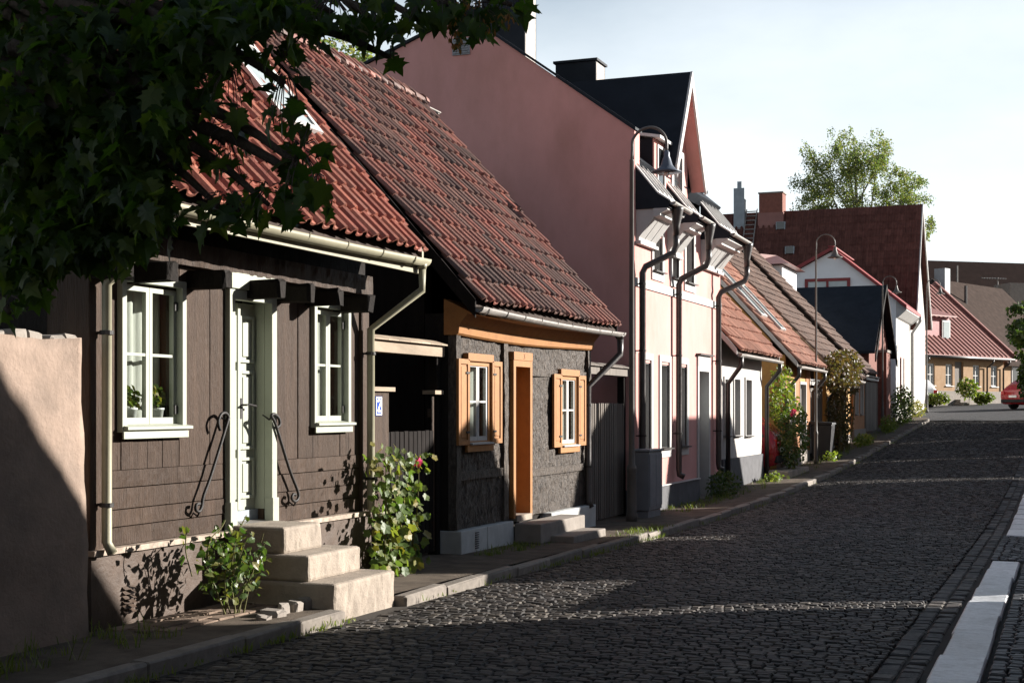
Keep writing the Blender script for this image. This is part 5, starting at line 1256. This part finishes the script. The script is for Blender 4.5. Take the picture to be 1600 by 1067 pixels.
# ------------------------------------------------------------------ generic leafy plants
def bush(name, label, cat, c, r, n, shape, mat, size, stems=5, group=None, flowers=(), holes=.0, up=.3, stemr=.008, indiv=0, seedpts=None):
    t = thing(name, label, cat, (c[0], c[1], sz(c[1])), group); sm = MB(); m = MB(); c = Vector(c); g = sz(c.y)
    heads = []
    for i in range(stems):
        tip = c+Vector((rnd(-.7,.7)*r[0], rnd(-.7,.7)*r[1], rnd(-.2,.9)*r[2])); heads.append(tip)
        b = Vector((c.x+rnd(-.25,.25)*r[0], c.y+rnd(-.25,.25)*r[1], g-.02))
        sm.tube(smoothpath([b, b.lerp(tip,.5)+rvec()*.08*r[2], tip], 4), [stemr*(1-.08*k) for k in range(9)], 5)
    sm.build('stem', M['stem'], t)
    P = []
    for i in range(n):
        while True:
            v = Vector((rnd(-1,1), rnd(-1,1), rnd(-1,1)))
            if v.length < 1 and (not holes or noise.noise(Vector((v.x*2.2+c.x, v.y*2.2+c.y, v.z*2.2))) > -holes): break
        P.append(c+Vector((v.x*r[0], v.y*r[1], v.z*r[2])))
    fol = None; rest = []
    if indiv:
        P.sort(key=lambda p: proj(p)[2])
    body = MB()
    for i, p in enumerate(P):
        if p.z < g+.01: p.z = g+rnd(.01,.06)
        q = leaf_rot(rvec()+Vector((.3,0,up)), rvec()+Vector((.2,0,-.4))); s = rnd(size[0], size[1])
        if i < indiv: rest.append((p, q, s))
        else: add_leaf(body, shape, p, q, s)
    fol = body.build('foliage', mat, t) if body.v else t
    if body.v: tag(fol, kind='stuff')
    for p, q, s in rest: leaf_obj('leaf', (name, id(mat)), shape, mat, fol, p, q, s)
    for f, s in flowers:
        fm = MB()
        for i in range(14): add_leaf(fm, simple_leaf(2, .5, .2, .3), Vector(f), leaf_rot(rvec()+Vector((.5,-.5,.3)), rvec()), s)
        fm.build('flower', M['petal'], t)
    return t
SL = simple_leaf(3, .36, .2, .25); LL = lobed_leaf(); SQ = simple_leaf(2, .42, 0, .1)
# rose by the steps
t = bush('rose_bush', 'leafy rose bush growing beside the stone steps', 'shrub', (-6.1, 9.62, .42), (.28, .33, .31), 240, SL, M['rose'], (.05, .095), 9, indiv=230, holes=.12)
sm = MB(); lv = []
for pts in ([(330,900),(325,850),(345,825),(352,812)], [(300,900),(290,860),(292,825)], [(345,900),(362,850),(385,805)]):
    pp = smoothpath([W(px, py, -6.2) for px, py in pts], 4); sm.tube(pp, .005, 5)
    for k in range(10): lv.append(pp[-1-random.randrange(max(1,len(pp)-4))]+rvec()*.05)
sm.build('cane', M['stem'], t)
for p in lv: leaf_obj('leaf', ('rose_bush', id(M['rose'])), SL, M['rose'], t, p, leaf_rot(rvec()+Vector((.4,0,.4)), rvec()), rnd(.05,.08))
for i in range(5):
    y = 9.42+i*.17; part('edging_stone', M['concrete2'], t, lambda m: m.cbox(-5.82+rnd(-.04,.04), -5.70+rnd(-.03,.03), y, y+rnd(.11,.15), sz(y)-.05, sz(y)+rnd(.03,.09), .02, .012))
# hollyhock at the downpipe
def hollyhock():
    t = thing('hollyhock', 'tall hollyhock with one dark pink flower by the downpipe', 'plant', (-6.3, 13.3, sz(13.3)))
    sm = MB(); m = None; L = []
    for (b, tp) in (((600,888),(603,700)), ((622,890),(625,705)), ((638,890),(655,715)), ((612,890),(590,720))):
        a, c = W(*b, -6.3), W(*tp, -6.28+rnd(-.1,.1)); a.z = sz(a.y)
        pp = smoothpath([a, a.lerp(c,.5)+Vector((rnd(-.05,.05), rnd(-.06,.06), 0)), c], 8); sm.tube(pp, [.013-.0006*i for i in range(len(pp))], 6)
        for i, p in enumerate(pp):
            for k in range(3):
                off = Vector((rnd(-.16,.18), rnd(-.22,.2), rnd(-.1,.1)))*(1-.35*i/len(pp)); L.append((p+off, .17-.055*i/len(pp)))
    st_ = sm.build('stem', M['stem'], t)
    for i in range(70):
        p = W(rnd(585,655), rnd(820,890), -6.3+rnd(-.15,.3)); L.append((p, rnd(.12,.18)))
    for i in range(170):
        p = W(rnd(582,652), rnd(700,870), -6.3+rnd(-.2,.2)); L.append((p, rnd(.08,.14)))
    for p, s in L:
        p.z = max(p.z, sz(p.y)+.04)
        leaf_obj('leaf', ('holly', 0), LL, M['holly'], t, p, leaf_rot(Vector((rnd(0,1.2), rnd(-1,.6), rnd(-.1,1))), Vector((rnd(-.4,.6), rnd(-.7,.7), rnd(-1,.1)))), s*rnd(.5,.85))
    c = W(653, 722, -6.25)
    fm = MB()
    for i in range(9): add_leaf(fm, simple_leaf(2,.55,.2,.2), c, leaf_rot(rvec()+Vector((.6,-.6,.2)), rvec()), .06)
    fm.build('flower', M['petal'], t)
    bd = MB()
    for i in range(26):
        f = i/25; p = W(650+f*26, 713-f*3, -6.25)+rvec()*.012; add_leaf(bd, SL, p, leaf_rot(rvec(), rvec()), .03)
    tag(bd.build('buds', M['holly'], t), kind='stuff')
    part('flower_pot', M['brick'], t, lambda m: m.lathe((-6.42, WY(610,-6.42), sz(13)), [(.10,0),(.14,.22),(.155,.22),(.155,.26)], 14), smooth=True)
hollyhock()
# plants along the footway farther off
def at(px, py, X): p = W(px, py, X); return p
p = at(1130, 765, -6.3); bush('low_shrub', 'low dark shrub at the foot of the white cottage', 'shrub', (p.x, p.y, sz(p.y)+.22), (.28, .9, .3), 420, SL, M['bush'], (.05,.09), 6)
p = at(1240, 690, -6.15)
f1, f2 = at(1241, 642, -6.0), at(1238, 647, -6.05)
bush('rose_bush', 'tall rose bush with pink bloom in front of the ochre plank cottage', 'shrub', (p.x, p.y, sz(p.y)+.95), (.35, 1.1, .85), 1500, SL, M['rose'], (.05,.10), 10, flowers=[(f1, .075), (f2, .07)], holes=.1)
p = at(1222, 590, -6.5); bush('climbing_rose', 'sunlit climber on the ochre plank cottage corner', 'shrub', (p.x, p.y, sz(p.y)+1.9), (.3, 1.0, .8), 700, SL, M['weed'], (.06,.12), 6, holes=.05)
p = at(1318, 590, -6.15); bush('climbing_plant', 'arching reddish climber over the brown roof cottage', 'shrub', (p.x, p.y, sz(p.y)+2.35), (.45, 2.6, .75), 2600, SL, M['autumn'], (.07,.13), 14, holes=.1, stemr=.02)
p = at(1312, 650, -6.3); bush('climbing_plant', 'dark tangled climber trailing down beside the black bin', 'shrub', (p.x, p.y, sz(p.y)+1.0), (.3, 2.0, 1.0), 1300, SL, M['autumn'], (.06,.11), 14, holes=.0, stemr=.02)
for (px, py, X, r, n, lab, mt) in ((1350, 685, -5.95, (.25, 1.6, .22), 420, 'low sunlit green leaves under the climber', 'weed'), (1388, 665, -6.0, (.3, 1.4, .35), 380, 'bright yellow green tuft beside the brick house', 'weed'),
        (1410, 640, -6.2, (.4, 2.6, .9), 1500, 'dark bush against the white gabled house', 'bush'), (1432, 640, -6.1, (.35, 2.6, .45), 500, 'dry yellow grass tuft at the far kerb', 'straw'),
        (1300, 712, -6.0, (.22, .9, .15), 220, 'low weeds behind the lamp foot', 'weed'), (1208, 735, -6.2, (.2, .5, .12), 120, 'few weeds by the parked red car', 'weed')):
    p = at(px, py, X); bush('weed_patch', lab, 'plant', (p.x, p.y, sz(p.y)+r[2]*.7), r, n, SL, M[mt], (.05,.12), 5, 'weeds along the footway')
# scattered grass along kerbs and walls (uncountable)
gm = MB()
def tuft(x, y, z, n, h):
    for i in range(n):
        a = rnd(0, 6.28); b = Vector((x+rnd(-.05,.05), y+rnd(-.05,.05), z)); l = rnd(.4,1)*h; d = Vector((math.cos(a), math.sin(a), 0))
        w = Vector((-d.y, d.x, 0))*.004; gm.add([b-w, b+w, b+d*l*.3+Vector((0,0,l*.7))+w*.7, b+d*l*.3+Vector((0,0,l*.7))-w*.7, b+d*l*.7+Vector((0,0,l*.95))], [(0,1,2,3),(3,2,4)])
for i in range(260):
    y = random.choice([rnd(7,10.2), rnd(11.4,30), rnd(15,20), rnd(30,60)]); tuft(-5.35+rnd(-.02,.05), y, rz(y)-.01, 5, rnd(.03,.09))
for i in range(50): y = rnd(6, 8.6); tuft(-6.35+rnd(-.1,.5), y, sz(y), 7, rnd(.06,.2))
for i in range(120): y = rnd(15, 18); tuft(-6.42+rnd(0,.4), y, sz(y), 6, rnd(.03,.09))
for i in range(60): y = rnd(18.2, 20.5); tuft(-5.6+rnd(-.15,.2), y, sz(y)-.02, 7, rnd(.05,.12))
for i in range(120): y = rnd(23.5, 29); tuft(-6.48+rnd(0,.5), y, sz(y), 6, rnd(.05,.14))
for i in range(300): y = rnd(29, 62); tuft(-6.45+rnd(0,.6), y, sz(y), 5, rnd(.06,.2))
tag(gm.build('grass', M['weed']), 'thin grass and weeds in the cracks along kerb and walls', 'grass', kind='stuff')

# ------------------------------------------------------------------ trees behind the roofs
def tree(name, label, base, blobs, n, size, mat, bark, trunk_r, top):
    t = thing(name, label, 'tree', base); b = Vector(base); tm = MB()
    tm.tube(smoothpath([b, b.lerp(top,.4)+Vector((.1,0,0)), Vector(top)], 5), [trunk_r*(1-.07*i) for i in range(11)], 8)
    for (c, r, k) in blobs:
        s0 = b.lerp(Vector(top), rnd(.35,.8)); tm.tube(smoothpath([s0, s0.lerp(Vector(c),.5)+Vector((0,0,.3)), Vector(c)], 3), [trunk_r*.35*(1-.1*i) for i in range(7)], 5)
    tm.build('trunk', bark, t, smooth=True); m = MB()
    tot = sum(k for _, _, k in blobs)
    for (c, r, k) in blobs:
        c = Vector(c)
        sub = [(c+Vector((rnd(-1,1)*r[0], rnd(-1,1)*r[1], rnd(-1,1)*r[2]))*1.0, rnd(.25,.6)) for _ in range(16)]
        for i in range(int(n*k/tot)):
            q, f = random.choice(sub); v = rvec()*rnd(0,1)**.6
            p = Vector((q.x+v.x*r[0]*f, q.y+v.y*r[1]*f, q.z+v.z*r[2]*f*1.1-.1*r[2]*abs(v.x)))
            add_leaf(m, SQ, p, leaf_rot(rvec(), rvec()+Vector((0,0,-.8))), rnd(*size))
    tag(m.build('crown', mat, t), kind='stuff')
D = 86.0
def bl(px, py, rx, ry, k): c = PD(px, py, D+rnd(-1.5,1.5)); s = D/FOC; return (c, (rx*s, 2.2, ry*s), k)
tb = PD(1345, 600, D); tb.z = sz(86)
tree('birch_tree', 'loose green birch rising behind the long red roof', tb, [bl(1320,270,38,60,9), bl(1285,275,25,35,4), bl(1262,305,25,28,4), bl(1350,290,30,45,6), bl(1375,265,24,40,5), bl(1400,300,22,32,4), bl(1425,295,28,18,3), bl(1440,345,20,22,3), bl(1305,320,40,25,5), bl(1390,330,34,22,4), bl(1318,225,12,24,1.5), bl(1375,225,8,20,.8), bl(1270,250,10,20,.8)], 30000, (.08,.14), M['birchleaf'], M['birch'], .2, PD(1335, 230, D))
tb = PD(530, 600, 40); tb.z = 0
D = 40.0
tree('garden_tree', 'sparse sunlit tree peeping over the tarred cottage ridge', tb, [bl(500,75,22,14,3), bl(540,85,30,18,4), bl(565,95,20,14,2), bl(490,95,22,18,3), bl(520,110,40,20,4)], 1700, (.09,.17), M['birchleaf'], M['bark'], .12, PD(525, 80, 40))
D = 60.0
tb = PD(1625, 600, 60); tb.z = sz(66)
tree('dark_tree', 'dark leafy tree cut by the right edge of the picture', tb, [bl(1610,505,26,26,3), bl(1645,480,40,40,5), bl(1612,538,18,14,2), bl(1655,560,40,36,4)], 4500, (.14,.28), M['bush'], M['bark'], .2, PD(1625, 470, 60))
tb = PD(1612, 640, 58); tb.z = sz(64)
bush('hedge_bush', 'dark hedge bush over the red car at the right edge', 'shrub', (PD(1612,590,58).x, PD(1612,590,58).y, PD(1612,590,58).z), (.55,.8,1.0), 1500, SL, M['bush'], (.12,.22), 6)
for px, py, fw, lab in ((1512, 606, 75.5, 'flowering shrub beside the yellow house door'), (1466, 622, 73.5, 'low shrub under the left yellow house window'), (1536, 622, 77, 'small shrub right of the yellow house steps')):
    c = PD(px, py, fw-1.2); bush('front_shrub', lab, 'shrub', (c.x, c.y, c.z), (.55,.5,.55 if px == 1512 else .3), 380, SL, M['weed'], (.12,.22), 5, 'shrubs before the yellow house')

# ================================================================== vehicles and small street things
def car(loc, rot, paint, label, L=4.0):
    t = thing('parked_car', label, 'car', loc, 'parked cars', rot=rot); w = .84
    # stations along x: (x, bottom, belt, roof, roof half width); front towards +x
    S = [(-2.0,.42,.80,.86,.70),(-1.93,.26,.86,.98,.72),(-1.78,.22,.90,1.12,.70),(-1.35,.2,.92,1.42,.60),(-.6,.2,.92,1.47,.60),(.15,.2,.91,1.44,.60),(.55,.2,.90,1.22,.64),(.95,.2,.88,.97,.70),(1.5,.2,.80,.86,.68),(1.9,.24,.68,.74,.62),(2.0,.36,.58,.64,.58)]
    S = [(x*L/4.0, a, b, c, d) for x, a, b, c, d in S]
    m = MB(); k = 0; ring = []
    for (x, zb, zl, zr_, hw) in S:
        pts = [(w*.92, zb), (w, zb+.18), (w*1.0, (zb+zl)/2+.08), (w*.97, zl), (hw, zr_-.03), (hw*.8, zr_)]
        ring.append(len(pts)*2); m.v += [Vector((x, y, z)) for y, z in pts]+[Vector((x, -y, z)) for y, z in reversed(pts)]
    n = 12
    for i in range(len(S)-1):
        for j in range(n): m.f.append((i*n+j, (i+1)*n+j, (i+1)*n+(j+1) % n, i*n+(j+1) % n))
    m.f.append(tuple(range(n))); m.f.append(tuple((len(S)-1)*n+j for j in range(n-1, -1, -1)))
    body = m.build('body', paint, t, smooth=True)
    def pane(name, pts):
        c = sum((Vector(p) for p in pts), Vector())/len(pts); g = MB(); off = (c-Vector((0,0,.7)))
        off = Vector((off.x*.0, off.y, 0)) if 'side' in name else Vector((off.x, 0, .3)); off = off.normalized()*.012
        q = [c+(Vector(p)-c)*.88+off for p in pts]; g.add(q+[p-off*.6 for p in q], [tuple(range(len(q))), tuple(range(2*len(q)-1, len(q)-1, -1))]+[(i, len(q)+i, len(q)+(i+1) % len(q), (i+1) % len(q)) for i in range(len(q))]); g.build(name, M['dkglass'], t)
    for sg in (1, -1):
        f = lambda i, j: (S[i][0], sg*(w*.97 if j == 3 else S[i][4]), S[i][2] if j == 3 else S[i][3]-.03)
        pane('side_window', [f(2,3), f(4,3), f(4,4), f(3,4)]); pane('side_window', [f(4,3), f(7,3), f(6,4), f(5,4), f(4,4)])
    pane('rear_window', [(S[1][0], .66, .92), (S[1][0], -.66, .92), (S[3][0], -.52, 1.40), (S[3][0], .52, 1.40)])
    pane('windscreen', [(S[7][0], .64, .95), (S[7][0], -.64, .95), (S[5][0], -.54, 1.42), (S[5][0], .54, 1.42)])
    for x in (-1.25*L/4, 1.28*L/4):
        for sg in (1, -1):
            wh = part('wheel', M['rubber'], t, lambda m: m.tube([(x, sg*(w-.17), .29), (x, sg*(w+.012), .29)], .29, 20), smooth=False)
            part('rim', M['rim'], wh, lambda m: m.tube([(x, sg*(w+.0), .29), (x, sg*(w+.022), .29)], .18, 12))
    for sg in (1, -1):
        part('tail_light', M['lens'], t, lambda m: m.box(-2.03*L/4, -1.90*L/4, sg*.70-.1, sg*.70+.1, .70, .88), bevel=.02)
        part('headlight', M['pot'], t, lambda m: m.box(1.86*L/4, 2.0*L/4, sg*.58-.14, sg*.58+.14, .55, .66), bevel=.02)
        part('mirror', paint, t, lambda m: m.box(.55*L/4, .68*L/4, sg*.92-.07, sg*.92+.07, .93, 1.05), bevel=.02)
    part('rear_bumper', M['rubber'], t, lambda m: m.box(-2.06*L/4, -1.9*L/4, -.78, .78, .32, .48), bevel=.03)
    part('number_plate', M['plate'], t, lambda m: m.box(-2.04*L/4, -2.015*L/4, -.26, .26, .56, .67))
    return t
p = W(1200, 708, -6.55)
car((-8.12, 34.35, sz(34)), R(182), M['carred'], 'dark red car tucked into the gap beside the white cottage', 3.4)
c = PD(1632, 637, 70); car((c.x, c.y, sz(c.y)-.09), R(45), M['carred'], 'bright red car parked at the right edge near the junction')
c = PD(1452, 630, 70); car((-7.75, 77.0, sz(77)-.09), R(118), M['carwhite'], 'white car just showing past the white house corner')
t = thing('wheelie_bin', 'black wheeled rubbish bin behind the slender lamp', 'bin', (-6.25, WY(1291, -6.25), sz(43)))
yb = WY(1286, -6.2); zb = sz(yb)
part('body', M['bin'], t, lambda m: m.prism([(-6.5, zb+.08), (-6.02, zb+.08), (-5.96, zb+.98), (-6.54, zb+.98)], 'y', yb, yb+.58), bevel=.02)
part('lid', M['bin'], t, lambda m: m.prism([(-6.58, zb+.983), (-5.93, zb+.983), (-5.95, zb+1.04), (-6.56, zb+1.08)], 'y', yb-.03, yb+.61), bevel=.015)
for yy in (yb+.05, yb+.5): part('wheel', M['rubber'], t, lambda m: m.tube([(-6.52, yy, zb+.1), (-6.52, yy+.05, zb+.1)], .1, 12))
st = thing('doorstep', 'pale stone doorstep under the pink rose of the plank cottage', 'steps', (-6.2, WY(1240, -6.2), sz(37)))
y_ = WY(1232, -6.0); part('step', M['concrete'], st, lambda m: m.cbox(-6.55, -6.0, y_, WY(1264, -6.0), sz(y_)-.1, sz(y_)+.17, .02, .006))
